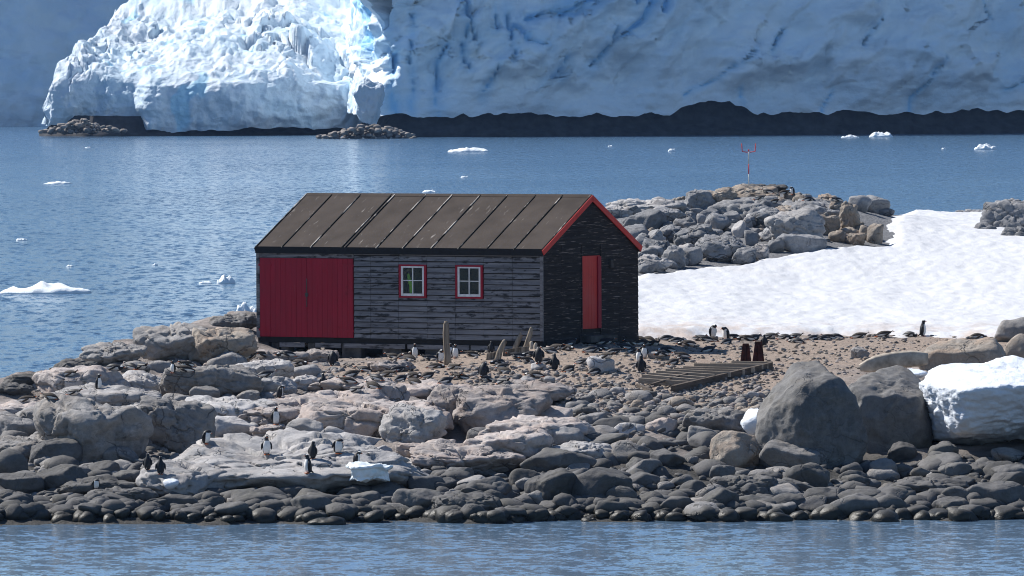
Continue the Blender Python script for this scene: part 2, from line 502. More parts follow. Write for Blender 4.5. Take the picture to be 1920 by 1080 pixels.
M_brown = plain('penguin_moult_brown', (0.045, 0.036, 0.030), 0.8, 0.2, 30)

def glass_mat():
    m = bpy.data.materials.new('window_glass'); m.use_nodes = True; t = m.node_tree
    t.nodes.remove(t.nodes['Principled BSDF'])
    tr = t.nodes.new('ShaderNodeBsdfTransparent'); tr.inputs[0].default_value = (0.85, 0.9, 0.9, 1)
    gl = t.nodes.new('ShaderNodeBsdfGlossy'); gl.inputs['Roughness'].default_value = 0.03
    fr = t.nodes.new('ShaderNodeFresnel'); fr.inputs[0].default_value = 1.5
    mx = t.nodes.new('ShaderNodeMixShader')
    t.links.new(fr.outputs[0], mx.inputs[0]); t.links.new(tr.outputs[0], mx.inputs[1]); t.links.new(gl.outputs[0], mx.inputs[2])
    t.links.new(mx.outputs[0], t.nodes['Material Output'].inputs[0])
    return m
M_glass = glass_mat()

# ------------------------------------------------------------------ island ground
def wp(px, row, d):
    p = P(px, row, d); return (p.x, p.y, p.z)
def wz(px, d, z):
    return (P(px, 540, d).x, d, z)
ctrl = []
for px in (-300, 0, 300, 600, 960, 1300, 1600, 1920, 2200):
    ctrl += [wz(px, 200, -1.9), wz(px, 204.5, -0.9), wp(px, 974, 209), wp(px, 915, 214)]
ctrl += [wp(-250, 850, 219), wp(0, 850, 219.5), wp(200, 880, 217), wp(450, 870, 218), wp(700, 880, 217.5), wp(1000, 865, 219), wp(1300, 850, 220.5), wp(1550, 870, 218.5), wp(1900, 850, 219.5), wp(2200, 850, 219.5)]
ctrl += [wp(0, 790, 225), wp(250, 800, 225), wp(500, 800, 225), wp(800, 790, 227), wp(1100, 790, 227), wp(1400, 780, 229), wp(1700, 790, 226), wp(1950, 800, 225)]
ctrl += [wp(-200, 760, 229), wp(100, 750, 231), wp(350, 740, 234), wp(600, 735, 235), wp(900, 730, 236), wp(1200, 735, 235), wp(1450, 705, 240), wp(1700, 700, 240), wp(1950, 700, 240)]
ctrl += [wp(0, 713, 237), wp(150, 685, 240), wp(330, 655, 245), wp(480, 668, 250), wp(700, 675, 247), wp(900, 672, 246), wp(1017, 652, 247.5), wp(1196, 642, 253), wp(1400, 655, 252), wp(1700, 650, 254), wp(1950, 655, 252)]
ctrl += [wp(1250, 633, 261), wp(1500, 631, 263), wp(1750, 632, 263), wp(2000, 636, 262), wp(600, 655, 256), wp(900, 645, 258)]
ctrl += [wp(200, 652, 246), wp(330, 612, 257), wp(440, 597, 264)]
ctrl += [wz(-200, 248, 0.6), wz(0, 250, 0.6), wz(200, 262, 0.5), wz(430, 283, 0.7), wz(700, 296, 1.6), wz(960, 312, 2.0)]
ctrl += [wz(-300, 262, -2), wz(0, 268, -2), wz(200, 276, -2), wz(430, 298, -2), wz(700, 318, -2), wz(960, 335, -2), wz(1200, 350, -2), wz(1500, 360, -2), wz(1800, 372, -2), wz(2200, 372, -2)]
ctrl += [wp(1230, 560, 275), wp(1600, 560, 279), wp(1950, 560, 279), wp(1250, 505, 286), wp(1450, 482, 291), wp(1560, 475, 293), wp(1750, 480, 294), wp(1980, 480, 294)]
ctrl += [wp(1180, 400, 298), wp(1100, 420, 298), wp(1300, 430, 298), wp(1400, 372, 304), wp(1480, 375, 305), wp(1560, 392, 304), wp(1640, 420, 303), wp(1700, 413, 314), wp(1770, 411, 316), wp(1850, 409, 320), wp(2000, 404, 322), wp(1180, 392, 306), wp(1400, 362, 309), wp(1600, 385, 312)]
ctrl += [wz(1150, 326, 4.0), wz(1400, 330, 4.6), wz(1650, 336, 4.6), wz(1900, 340, 4.6)]
ctrl += [wz(-400, 300, -3), wz(200, 340, -3), wz(800, 372, -3)]
ctrl = np.array(ctrl)
SX, SY = 1.0, 0.42
def tk(a, b):
    d2 = ((a[:, None, 0] - b[None, :, 0]) * SX) ** 2 + ((a[:, None, 1] - b[None, :, 1]) * SY) ** 2
    return 0.5 * d2 * np.log(d2 + 1e-9)
nC = len(ctrl)
A = np.zeros((nC + 3, nC + 3))
A[:nC, :nC] = tk(ctrl, ctrl) + np.eye(nC) * 0.6
A[:nC, nC] = 1; A[:nC, nC + 1:] = ctrl[:, :2]; A[nC, :nC] = 1; A[nC + 1:, :nC] = ctrl[:, :2].T
sol = np.linalg.solve(A, np.concatenate([ctrl[:, 2], np.zeros(3)]))
def tps(xy):
    out = np.empty(len(xy))
    for i in range(0, len(xy), 20000):
        q = xy[i:i + 20000]
        out[i:i + 20000] = tk(q, ctrl) @ sol[:nC] + sol[nC] + q @ sol[nC + 1:]
    return out

gx = np.arange(-24, 26.01, 0.14)
gy = np.concatenate([np.arange(201, 266, 0.2), np.arange(266, 330, 0.45), np.arange(330, 372, 1.2)])
GX, GY = np.meshgrid(gx, gy, indexing='ij')
XY = np.stack([GX.ravel(), GY.ravel()], 1)
HZ0 = tps(XY)

def inpoly(px, py, poly):
    poly = np.array(poly, float); n = len(poly)
    c = np.zeros(len(px), bool)
    for i in range(n):
        x0, y0 = poly[i]; x1, y1 = poly[(i + 1) % n]
        m = ((y0 > py) != (y1 > py)) & (px < (x1 - x0) * (py - y0) / (y1 - y0 + 1e-12) + x0)
        c ^= m
    return c
def polydist(px, py, poly):
    """signed distance, positive inside"""
    poly = np.array(poly, float); n = len(poly)
    d = np.full(len(px), 1e9)
    for i in range(n):
        a = poly[i]; b = poly[(i + 1) % n]
        ab = b - a; t = np.clip(((px - a[0]) * ab[0] + (py - a[1]) * ab[1]) / (ab @ ab + 1e-12), 0, 1)
        d = np.minimum(d, np.hypot(px - a[0] - t * ab[0], py - a[1] - t * ab[1]))
    return np.where(inpoly(px, py, poly), d, -d)

def pix(xyz):
    """world -> photo pixel (for measuring the layout)"""
    q = np.asarray(xyz, float) - np.array([0, 0, CAM_H])
    zf = q @ np.array(fwd); xr = q @ np.array(rgt); yu = q @ np.array(upv)
    return 960 + FPX * xr / zf, 540 - FPX * yu / zf

gpx, grow = pix(np.column_stack([XY, HZ0]))
soil_poly = [(640, 668), (1000, 652), (1185, 636), (1500, 624), (1900, 624), (1960, 690), (1720, 690), (1500, 720), (1440, 790), (1280, 800), (1130, 770), (1050, 725), (880, 725), (640, 735), (590, 700)]
sd = polydist(gpx, grow * 1.0, soil_poly)
SOIL = sstep(-18, 18, sd + 25 * fbm(np.column_stack([XY * 0.35, np.zeros(len(XY))]), 3)) * (GY.ravel() < 268)
SHORE = sstep(830, 875, grow + 25 * fbm(np.column_stack([XY * 0.3, np.ones(len(XY))]), 2)) * (GY.ravel() < 240)
SHORE = np.maximum(SHORE, sstep(0.5, 0.1, HZ0))
n3 = np.column_stack([XY[:, 0], XY[:, 1] * 0.7, np.zeros(len(XY))])
amp = 0.25 + 0.75 * (1 - SOIL)
amp = np.where((GY.ravel() > 264), 0.15, amp)
hutmask = sstep(6, 2.5, np.abs(XY[:, 0] + 3.2) - 3.5) * sstep(6, 2, np.abs(XY[:, 1] - 252) - 3)
amp = amp * (1 - 0.9 * hutmask)
HZ = HZ0 + amp * (0.20 * fbm(n3 * 0.45, 4) + 0.10 * (ridged(n3 * 0.9 + 5, 3) - 0.6)) + 0.03 * fbm(n3 * 3, 3)
wqx = XY + 0.5 * np.column_stack([fbm(n3 * 0.5, 3), fbm(n3 * 0.5 + 9, 3)])
ja = np.floor((wqx[:, 0] * 0.85 + wqx[:, 1] * 0.35) / 0.9); jb = np.floor((wqx[:, 1] * 0.8 - wqx[:, 0] * 0.4) / 1.3)
HZ = HZ + amp * (1 - SOIL) * (1 - SHORE) * 0.22 * ((np.sin(ja * 12.9898 + jb * 78.233) * 43758.5453) % 1.0 - 0.5)
HGRID = HZ.reshape(GX.shape)
gme = np_mesh('island_ground', np.column_stack([XY, HZ]), grid_faces(len(gx), len(gy)))
gme.flip_normals() if gme.polygons[0].normal.z < 0 else None
set_attr(gme, 'soil', SOIL); set_attr(gme, 'shore', SHORE)
ground = tag(add('ground', gme, M_ground), kind='structure')

def hgt(x, y, G=None):
    G = HGRID if G is None else G
    x = np.clip(np.asarray(x, float), gx[0], gx[-1] - 1e-6); y = np.clip(np.asarray(y, float), gy[0], gy[-1] - 1e-6)
    fx = (x - gx[0]) / 0.14; ix = np.clip(fx.astype(int), 0, len(gx) - 2); tx = fx - ix
    iy = np.clip(np.searchsorted(gy, y, side='right') - 1, 0, len(gy) - 2); ty = (y - gy[iy]) / (gy[iy + 1] - gy[iy])
    return (G[ix, iy] * (1 - tx) + G[ix + 1, iy] * tx) * (1 - ty) + (G[ix, iy + 1] * (1 - tx) + G[ix + 1, iy + 1] * tx) * ty

def ground_hit(px, row, d0=202.0, d1=345.0):
    """where the line of sight through a photo pixel meets the ground"""
    px = np.atleast_1d(np.asarray(px, float)); row = np.atleast_1d(np.asarray(row, float))
    D = np.array(fwd)[None] + np.array(rgt)[None] * ((px - 960) / FPX)[:, None] - np.array(upv)[None] * ((row - 540) / FPX)[:, None]
    D = D / D[:, 1:2]
    res = np.full(len(px), np.nan); done = np.zeros(len(px), bool)
    for d in np.arange(d0, d1, 0.3):
        z = CAM_H + D[:, 2] * d
        hit = (~done) & (z <= hgt(D[:, 0] * d, np.full(len(px), d)))
        res[hit] = d; done |= hit
    return np.column_stack([D[:, 0] * res, res, CAM_H + D[:, 2] * res])

# ------------------------------------------------------------------ sea
sv = []
ys = [-300, 150, 190, 230, 300, 420, 700, 1100, 1700, 2600]
for y in ys:
    for x in (-900, -400, -60, 0, 60, 400, 900): sv.append((x, y, 0))
sme = np_mesh('sea', sv, grid_faces(len(ys), 7)[:, ::-1])
if sme.polygons[0].normal.z < 0: sme.flip_normals()
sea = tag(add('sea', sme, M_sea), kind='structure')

# ------------------------------------------------------------------ glacier
def sheet(path, prof, ns, nv, disp, zbase=None, width_noise=None):
    path = np.array([wz(px, d, 0)[:2] for px, d in path])
    seg = np.r_[0, np.cumsum(np.hypot(*np.diff(path, axis=0).T))]
    # smooth resample
    s = np.linspace(0, seg[-1], ns)
    px_ = np.interp(s, seg, path[:, 0]); py_ = np.interp(s, seg, path[:, 1])
    k = max(3, ns // 140) | 1
    ker = np.ones(k) / k
    def sm(a): return np.convolve(np.pad(a, k // 2, mode='edge'), ker, 'valid')
    px_, py_ = sm(px_), sm(py_)
    tx, ty = np.gradient(px_), np.gradient(py_); L = np.hypot(tx, ty); nx, ny = ty / L, -tx / L     # outward (right of travel)
    prof = np.array(prof, float)
    ps = np.r_[0, np.cumsum(np.hypot(*np.diff(prof, axis=0).T))]
    # sample the profile denser near the front
    if ps[-1] - ps[-2] > 100: v = np.concatenate([np.linspace(0, 1, nv - 6) ** 1.25 * ps[-2], np.linspace(ps[-2], ps[-1], 7)[1:]])
    else: v = np.linspace(0, 1, nv) ** 1.25 * ps[-1]
    off = np.interp(v, ps, prof[:, 0]); z = np.interp(v, ps, prof[:, 1])
    X = px_[:, None] - nx[:, None] * off[None]; Y = py_[:, None] - ny[:, None] * off[None]
    Z = np.repeat(z[None], ns, 0)
    if zbase is not None:
        zb = zbase(960 + FPX * px_ / py_)
        Z = zb[:, None] + (Z - prof[0, 1]) * ((prof[-1, 1] - zb) / (prof[-1, 1] - prof[0, 1]))[:, None]
    p = np.stack([X, Y, Z], -1)
    du = np.gradient(p, axis=0); dv = np.gradient(p, axis=1)
    n = np.cross(du, dv); n /= np.linalg.norm(n, axis=-1, keepdims=True) + 1e-9
    if (n[:, nv // 4] * np.stack([nx, ny, 0 * nx], -1)).sum() < 0: n = -n
    q = p.reshape(-1, 3); 
    d, crev = disp(q, np.repeat(np.linspace(0, 1, ns), nv), np.tile(v / (ps[-2] if ps[-1] - ps[-2] > 100 else ps[-1]), ns))
    q = q + n.reshape(-1, 3) * d[:, None]
    return q, grid_faces(ns, nv), crev

def orient(me):
    # make faces look towards the camera on average
    nn = np.empty(len(me.polygons) * 3, np.float32); me.polygons.foreach_get('normal', nn)
    if nn.reshape(-1, 3)[:, 1].mean() > 0: me.flip_normals()

def lobe():
    x0 = P(78, 540, 1570).x
    xs = x0 + np.concatenate([np.linspace(0, 14, 110) , np.linspace(14.2, 100, 330)])
    prof = np.array([(0.6, 1.2), (0.0, 3.0), (-0.4, 5.5), (0.0, 8.2), (1.2, 10.4), (3.5, 12.0), (9, 13.8), (27, 18.5), (52, 25.5), (90, 38), (140, 50)])
    ps = np.r_[0, np.cumsum(np.hypot(*np.diff(prof, axis=0).T))]
    sv_ = np.concatenate([np.linspace(0, ps[5], 70), np.linspace(ps[5], ps[8], 150)[1:], np.linspace(ps[8], ps[-1], 40)[1:]])
    tt = np.interp(sv_, ps, prof[:, 0]); zz_ = np.interp(sv_, ps, prof[:, 1])
    dx = xs - x0
    hx = np.interp(dx, [0, .5, 1.2, 3.2, 9.4, 13, 24, 40], [1.6, 4.0, 7.5, 11.5, 20.0, 27, 36, 60])
    X = np.repeat(xs[:, None], len(tt), 1)
    yb = 1566 + 0.10 * dx + 6.0 * np.exp(-dx / 3.0) - 3.0 * np.exp(-((dx - 42) / 15) ** 2)
    Y = yb[:, None] + tt[None]
    Z = np.minimum(zz_[None], hx[:, None])
    zb = 0.25 * np.sin(dx / 6.0) + 0.9 * sstep(25, 5, dx) + 0.5 * fbm(np.column_stack([dx * 0.25, 0 * dx, 0 * dx]), 3)
    Z = Z + zb[:, None] * np.clip(1 - (Z - 1.2) / 5, 0, 1)
    zv = 3.2 * fbm(np.column_stack([dx * 0.055, 0 * dx, 0 * dx + 5]), 3)
    Z = Z + zv[:, None] * np.clip((Z - 4) / 8, 0, 1)
    Y = Y - (4.0 * sstep(18, 22, dx) * sstep(64, 30, dx))[:, None]
    q = np.stack([X, Y, Z], -1).reshape(-1, 3)
    top = sstep(9.5, 13.0, q[:, 2])
    wu = q[:, 0] + 1.5 * fbm(q * 0.12, 3); wv = q[:, 1] + 2.5 * fbm(q * 0.1 + 40, 3)
    def blocks(su, sv, seed, gx_, off):
        F1, F2, h1, h2, h3, ou, ov = worley(wu * su, wv * sv, seed)
        return off * (h1 - 0.5) + gx_ * ((h2 - 0.5) * ou / su + (h3 - 0.6) * ov / sv) - 0.5 * off * sstep(0.10, 0.0, F2 - F1)
    sel = sstep(0.0, 0.35, fbm(np.column_stack([q[:, 0] * 0.05, q[:, 1] * 0.03, 0 * q[:, 0] + 9]), 3))
    lump = billow(np.column_stack([q[:, 0] * 0.13, q[:, 1] * 0.06, 0 * q[:, 0]]), 4)
    dz = top * (sel * blocks(0.16, 0.07, 3, 0.5, 3.0) + (0.3 + 0.7 * sel) * blocks(0.42, 0.2, 13, 0.5, 0.55) + (1 - 0.6 * sel) * 1.5 * lump + 2.4 * fbm(np.column_stack([q[:, 0] * 0.035, q[:, 1] * 0.03, 0 * q[:, 0]]), 3) - 0.8)
    dy = -(1 - 0.6 * top) * (1.8 * fbm(np.column_stack([q[:, 0] * 0.09, q[:, 2] * 0.06, 0 * q[:, 0] + 3]), 4) + 0.5 * billow(np.column_stack([q[:, 0] * 0.2, q[:, 2] * 0.2, q[:, 1] * 0.15]), 4))
    dxx = 0.8 * fbm(q * 0.16 + 60, 4) * (1 - 0.5 * top) + 0.9 * np.repeat(sstep(12, 2, dx), len(tt)) * fbm(q * 0.25 + 80, 3)
    fine = 0.35 * fbm(q * np.array([0.5, 0.3, 0.5]) + 11, 4)
    q = q + np.column_stack([dxx, dy - fine * (1 - top), dz + fine * top])
    cr = sstep(0.55, 0.72, fbm(q * np.array([0.13, 0.1, 0.07]) + 21, 3)) * 0.7
    return q, grid_faces(len(xs), len(tt)), cr
lq, lf, lc = lobe()
lme = np_mesh('ice_lobe', lq, lf); set_attr(lme, 'crev', lc); orient(lme)
tag(add('ice_lobe', lme, M_gl_lit), 'sunlit lumpy white glacier tongue ending in a low blue-shadowed ice front', 'glacier')

CREV = [([(826, 232), (818, 190), (824, 150), (822, 118), (838, 88)], 6), ([(864, -5), (874, 45), (892, 80)], 5), ([(872, 60), (868, 100), (880, 130)], 4), ([(903, 182), (918, 150), (936, 118)], 5),
        ([(962, 108), (954, 60), (948, 20)], 6), ([(964, 52), (986, 80), (1012, 90)], 6), ([(985, 40), (1010, 30), (1050, 22), (1105, 0)], 7), ([(1105, 128), (1130, 100), (1148, 58)], 6), ([(1158, 72), (1198, 42), (1216, 8)], 7), ([(1228, 30), (1246, -5)], 6),
        ([(1178, 20), (1192, -5)], 6), ([(1275, 178), (1340, 150), (1368, 128)], 2.6), ([(1372, 128), (1404, 100)], 2.4), ([(1388, 195), (1380, 165)], 2.5), ([(1535, 218), (1556, 170)], 2.2), ([(1694, 222), (1702, 188), (1736, 150), (1756, 118)], 3.2), ([(1862, 38), (1850, 20), (1840, 5)], 2),
        ([(1880, 172), (1925, 156)], 4), ([(742, 225), (735, 170), (744, 100)], 5), ([(770, 228), (778, 160), (768, 90), (776, 30)], 4), ([(705, 90), (716, 30), (712, -5)], 7), ([(1045, 150), (1060, 110)], 4), ([(930, 60), (925, 20)], 4), ([(1440, 100), (1470, 60)], 3), ([(1610, 90), (1650, 40)], 3)]
def wall_disp(q, s, v):
    x, z = q[:, 0], q[:, 2]
    r = (x * 0.60 + z * 0.80); t = (-x * 0.80 + z * 0.60)
    leftw = sstep(1330, 950, 960 + FPX * x / q[:, 1])
    cdamp = 0.3 + 0.7 * sstep(0.40, 0.50, s)
    wq_ = 4.0 * fbm(q * 0.05 + 77, 3)
    a = fbm(np.column_stack([(t + wq_) * 0.12, q[:, 1] * 0.05, r * 0.03]), 4) * 2.6
    b = fbm(q * np.array([0.06, 0.05, 0.05]) + 31, 4) * 3.0
    fold = (ridged(np.column_stack([(t + wq_) * 0.055, q[:, 1] * 0.03, r * 0.016 + 2]), 2) - 0.5) * 3.5
    cre = ridged(np.column_stack([(t + wq_) * 0.045, q[:, 1] * 0.02, r * 0.013 + 4]), 2)
    g1 = sstep(0.80, 0.92, cre) * (0.12 + 0.88 * leftw) * sstep(5.0, 12, z)
    cre2 = ridged(np.column_stack([(x + 0.8 * wq_) * 0.06, q[:, 1] * 0.02, z * 0.016 + 8]), 2)
    g2 = sstep(0.80, 0.92, cre2) * leftw * sstep(3, 7, z)
    g = np.maximum(g1, g2)
    colm = (np.floor(b * 1.1 + a * 0.4) * 0.9) * leftw
    low = 0.15 + 0.85 * sstep(0.0, 0.13, v)
    ppx = 960 + FPX * x / q[:, 1]; prow = HROW + (CAM_H - z) / q[:, 1] * FPX
    cl = np.zeros(len(x)); jx = 5 * fbm(np.column_stack([ppx * 0.02, prow * 0.02, 0 * x]), 3); jy = 5 * fbm(np.column_stack([ppx * 0.02, prow * 0.02, 0 * x + 30]), 3)
    halo = np.zeros(len(x)); wv_ = np.clip(0.75 + 1.3 * fbm(np.column_stack([ppx * 0.025, prow * 0.025, 0 * x + 60]), 3), 0.05, 1.4)
    for pl, wd in CREV:
        for (x0_, y0_), (x1_, y1_) in zip(pl[:-1], pl[1:]):
            ex, ey = x1_ - x0_, y1_ - y0_; tq = np.clip(((ppx + jx - x0_) * ex + (prow + jy - y0_) * ey) / (ex * ex + ey * ey), 0, 1)
            dd = np.hypot(ppx + jx - x0_ - tq * ex, prow + jy - y0_ - tq * ey)
            cl = np.maximum(cl, sstep(wd * wv_, wd * 0.2 * wv_, dd)); halo = np.maximum(halo, sstep(wd * 4.5, 0, dd))
    wx_, wz_ = t + 2.2 * fbm(q * 0.1 + 5, 3), r + 2.2 * fbm(q * 0.1 + 15, 3)
    F1, F2, h1, h2, h3, ou, ov = worley(wx_ * 0.17, wz_ * 0.075, 5)
    blk = 1.8 * (h1 - 0.5) + 0.75 * ((h2 - 0.5) * ou / 0.17 + (h3 - 0.5) * ov / 0.075 * 0.5)
    F1, F2, k1, k2, k3, ou, ov = worley(wx_ * 0.45, wz_ * 0.22, 25)
    blk2 = 0.5 * (k1 - 0.5) + 0.5 * ((k2 - 0.5) * ou / 0.45 + (k3 - 0.5) * ov / 0.22)
    blk = (blk * (0.45 + 0.55 * leftw) + blk2 * (0.25 + 0.75 * leftw)) * sstep(0.02, 0.12, v)
    g = np.maximum(g * 0.6, cl)
    led = 1.6 * fbm(np.column_stack([x * 0.03, q[:, 1] * 0.05, (z + wq_ * 0.7) * 0.16]), 3)
    d = (a * 1.25 + b * 0.9 + fold * 1.3 + colm * 0.4 + led + blk * 2.0 - 2.2 * g) * low * cdamp + 0.4 * fbm(q * 0.28, 4) + 0.9 * billow(q * np.array([0.10, 0.1, 0.14]) + 3, 3) + 2.2
    return d, np.clip(g * 0.55 + 0.40 * halo + 0.4 * leftw * sstep(0.1, 0.5, fbm(q * 0.05 + 55, 3)), 0, 1)
def wall_base(px):
    b = np.full(len(px), 4.1)
    b += 2.2 * np.exp(-np.abs((px - 1335) / 75.0) ** 3) - 1.1 * np.exp(-((px - 1245) / 22.0) ** 2)
    b += 0.7 * fbm(np.column_stack([px * 0.03, 0 * px, 0 * px]), 4) + 0.3 * np.sin(px / 47.0) + 0.2 * np.sin(px / 19.0) + 0.2 * sstep(1500, 1900, px)
    return b
wq, wf, wc = sheet([(640, 1700), (672, 1620), (690, 1550), (700, 1520), (722, 1511), (1000, 1514), (1300, 1524), (1600, 1532), (1920, 1542), (2300, 1556), (2700, 1570)],
                   [(0.0, 2.9), (0.0, 5.5), (0.3, 10), (1.2, 18), (2.5, 28), (6, 40), (14, 52), (30, 60), (300, 68)], 700, 196, wall_disp, zbase=wall_base)
wme = np_mesh('ice_wall', wq, wf); set_attr(wme, 'crev', wc); orient(wme)
tag(add('ice_wall', wme, M_gl_wall), 'tall blue shaded glacier cliff with crevasses above dark shore rock', 'glacier')

def back_disp(q, s, v):
    return 5 * fbm(q * 0.03, 4) + 2.0 * billow(q * 0.08, 4) + 0.6 * fbm(q * 0.3, 3), sstep(0.4, 0.7, fbm(q * 0.06 + 12, 3)) * 0.4
bq, bf, bc = sheet([(-700, 1900), (-200, 1885), (100, 1890), (320, 1900), (520, 1915)], [(0, -0.5), (-0.4, 3), (3, 14), (8, 30), (16, 48), (40, 62)], 260, 110, back_disp)
bme = np_mesh('ice_back', bq, bf); set_attr(bme, 'crev', bc); orient(bme)
tag(add('ice_cliff', bme, M_gl_wall), 'distant shaded ice cliff at the top left behind the white glacier tongue', 'glacier')

M_farrock = plain('far_shore_rock', (0.035, 0.034, 0.036), 0.9, 0.3, 0.5)
M_farlit = plain('far_pale_rock', (0.24, 0.215, 0.195), 0.9, 0.35, 0.6)
def rk_disp(q, s, v):
    return 0.7 * fbm(q * 0.16, 5) + 0.5 * (ridged(q * 0.3, 3) - 0.5), 0 * s
rq, rf, rc_ = sheet([(640, 1698), (672, 1618), (690, 1548), (700, 1518), (722, 1509), (1000, 1512), (1300, 1522), (1600, 1530), (1920, 1540), (2300, 1554), (2700, 1568)],
                    [(-2.8, -0.6), (-2.3, 0.5), (-1.2, 1.3), (0.2, 2.4), (1.5, 4.0), (4.5, 7.5)], 460, 34, rk_disp)
rme = np_mesh('shore_shelf', rq, rf); orient(rme)
tag(add('rock_shelf', rme, M_farrock), 'long dark rock shelf at the waterline beneath the blue glacier cliff', 'rock shelf')
rq, rf, rc_ = sheet([(200, 1760), (150, 1700), (105, 1630), (84, 1594), (92, 1570), (170, 1560), (420, 1568), (600, 1576), (800, 1586), (1000, 1598)],
                    [(-1.2, -0.6), (-0.6, 0.5), (0.8, 1.2), (1.5, 2.2), (2.2, 4.0)], 300, 24, rk_disp)
rme = np_mesh('shore_shelf2', rq, rf); orient(rme)
tag(add('rock_shelf', rme, M_farrock), 'low dark rock strip at the waterline beneath the white glacier tongue', 'rock shelf')

# ------------------------------------------------------------------ rock generator
def rock_shape(kind, sub, seed, size=(1, 1, 1), planes=()):
    r = np.random.RandomState(seed)
    n, f = ico(sub)
    if kind == 'b':   K, p, lo, hi = r.randint(10, 17), r.uniform(14, 32), 0.56, 0.98
    elif kind == 'a': K, p, lo, hi = r.randint(9, 14), r.uniform(18, 32), 0.52, 0.95
    elif kind == 's': K, p, lo, hi = r.randint(9, 13), r.uniform(14, 24), 0.6, 0.95
    elif kind == 'G': K, p, lo, hi = 9, 30.0, 0.80, 1.0
    elif kind == 'c': K, p, lo, hi = r.randint(6, 9), r.uniform(4.0, 7), 0.72, 1.0
    else:             K, p, lo, hi = r.randint(14, 20), r.uniform(18, 30), 0.55, 0.98
    m = r.randn(K, 3); m /= np.linalg.norm(m, axis=1)[:, None]
    d = r.uniform(lo, hi, K)
    ex = list(planes)
    if kind == 'G': ex += [(1, 0, 0, .9), (-1, 0, 0, .9), (0, 1, 0, .9), (0, -1, 0, .9), (0, 0, -1, .9)]
    if kind in 'so' and not planes: ex.append((r.uniform(-.15, .15), r.uniform(-.45, -.15), 1, r.uniform(0.48, 0.6)))
    if kind == 'a': ex.append((r.uniform(-.6, .4), r.uniform(-.5, 0), 1, 0.58))
    for e in ex:
        q = np.array(e[:3]); m = np.vstack([m, q / np.linalg.norm(q)]); d = np.append(d, e[3])
    dots = np.maximum(n @ m.T, 0) / d[None]
    rr = ((dots ** p).sum(1) + (0.72 ** p if kind == 'G' else 1.0)) ** (-1.0 / p)
    v = n * rr[:, None]
    a = v.min(0); b = v.max(0)
    v = (v - (a + b) / 2) / ((b - a) / 2)
    sz = np.array(size)
    w = v * sz + r.uniform(0, 90, 3)
    mean = sz.mean()
    if kind == 'G':
        dsp = 0.07 * mean * fbm(w * (1.1 / mean), 3) + 0.07 * mean * (ridged(w * (1.5 / mean), 3) - 0.6) + 0.05 * (ridged(w * 1.7 + 7, 3) - 0.6) + 0.02 * fbm(w * 5, 3)
    elif kind == 'b' or kind == 'c':
        dsp = 0.085 * mean * fbm(w * (1.0 / mean), 3) + 0.05 * min(mean, 1) * (ridged(w * (1.5 / mean), 2) - 0.6) + 0.006 * fbm(w * 7, 2)
    elif kind == 'a':
        dsp = 0.06 * mean * fbm(w * (1.1 / mean), 3) + 0.08 * min(mean, 1) * (ridged(w * (1.9 / mean), 3) - 0.6) + 0.02 * fbm(w * 6, 3)
    else:
        th = r.uniform(-0.5, 0.5); tp = r.uniform(-0.35, 0.35)
        ax = np.array([math.sin(th), 0.25 * r.randn(), math.cos(th)]); bx = np.array([math.cos(th), 0.5, -math.sin(th)]); cx = np.array([0.6 * tp, 1.0, 0.4])
        wq = w + 0.22 * np.column_stack([fbm(w * 0.9 + k * 31, 3) for k in range(3)])
        s1 = min(max(mean * 0.44, 0.22), 0.75)
        A_ = [wq @ ax / (s1 * 0.75), wq @ bx / (s1 * 1.45), wq @ cx / (s1 * 2.0)]
        ids = [np.floor(q).astype(int) for q in A_]
        e = [np.minimum(q - np.floor(q), 1 - (q - np.floor(q))) for q in A_]
        keep = [((np.sin(i * 12.9898 + k * 4.1) * 43758.5453) % 1.0) for k, i in enumerate(ids)]
        g = np.maximum.reduce([sstep(0.10, 0.0, e[0]) * 0.8, sstep(0.055, 0.0, e[1]), sstep(0.045, 0.0, e[2]) * 0.7])
        hsh = (np.sin(ids[0] * 12.9898 + ids[1] * 78.233 + ids[2] * 37.719) * 43758.5453) % 1.0
        dsp = 0.10 * mean * fbm(w * (1.2 / mean), 4) - s1 * 0.27 * g + s1 * 0.34 * (hsh - 0.5) + 0.07 * (ridged(w * 1.6 + 3, 3) - 0.6) + 0.03 * fbm(w * 4.5, 3)
    v = v * sz + n * dsp[:, None]
    return v, f

BOULD = []     # (obj, px, row, w, h, kind, tint, custom label)
BVH_V = []; BVH_F = []; BVH_N = [0]
def bvh_add(v, f):
    BVH_V.append(np.asarray(v)); BVH_F.append(np.asarray(f) + BVH_N[0]); BVH_N[0] += len(v)

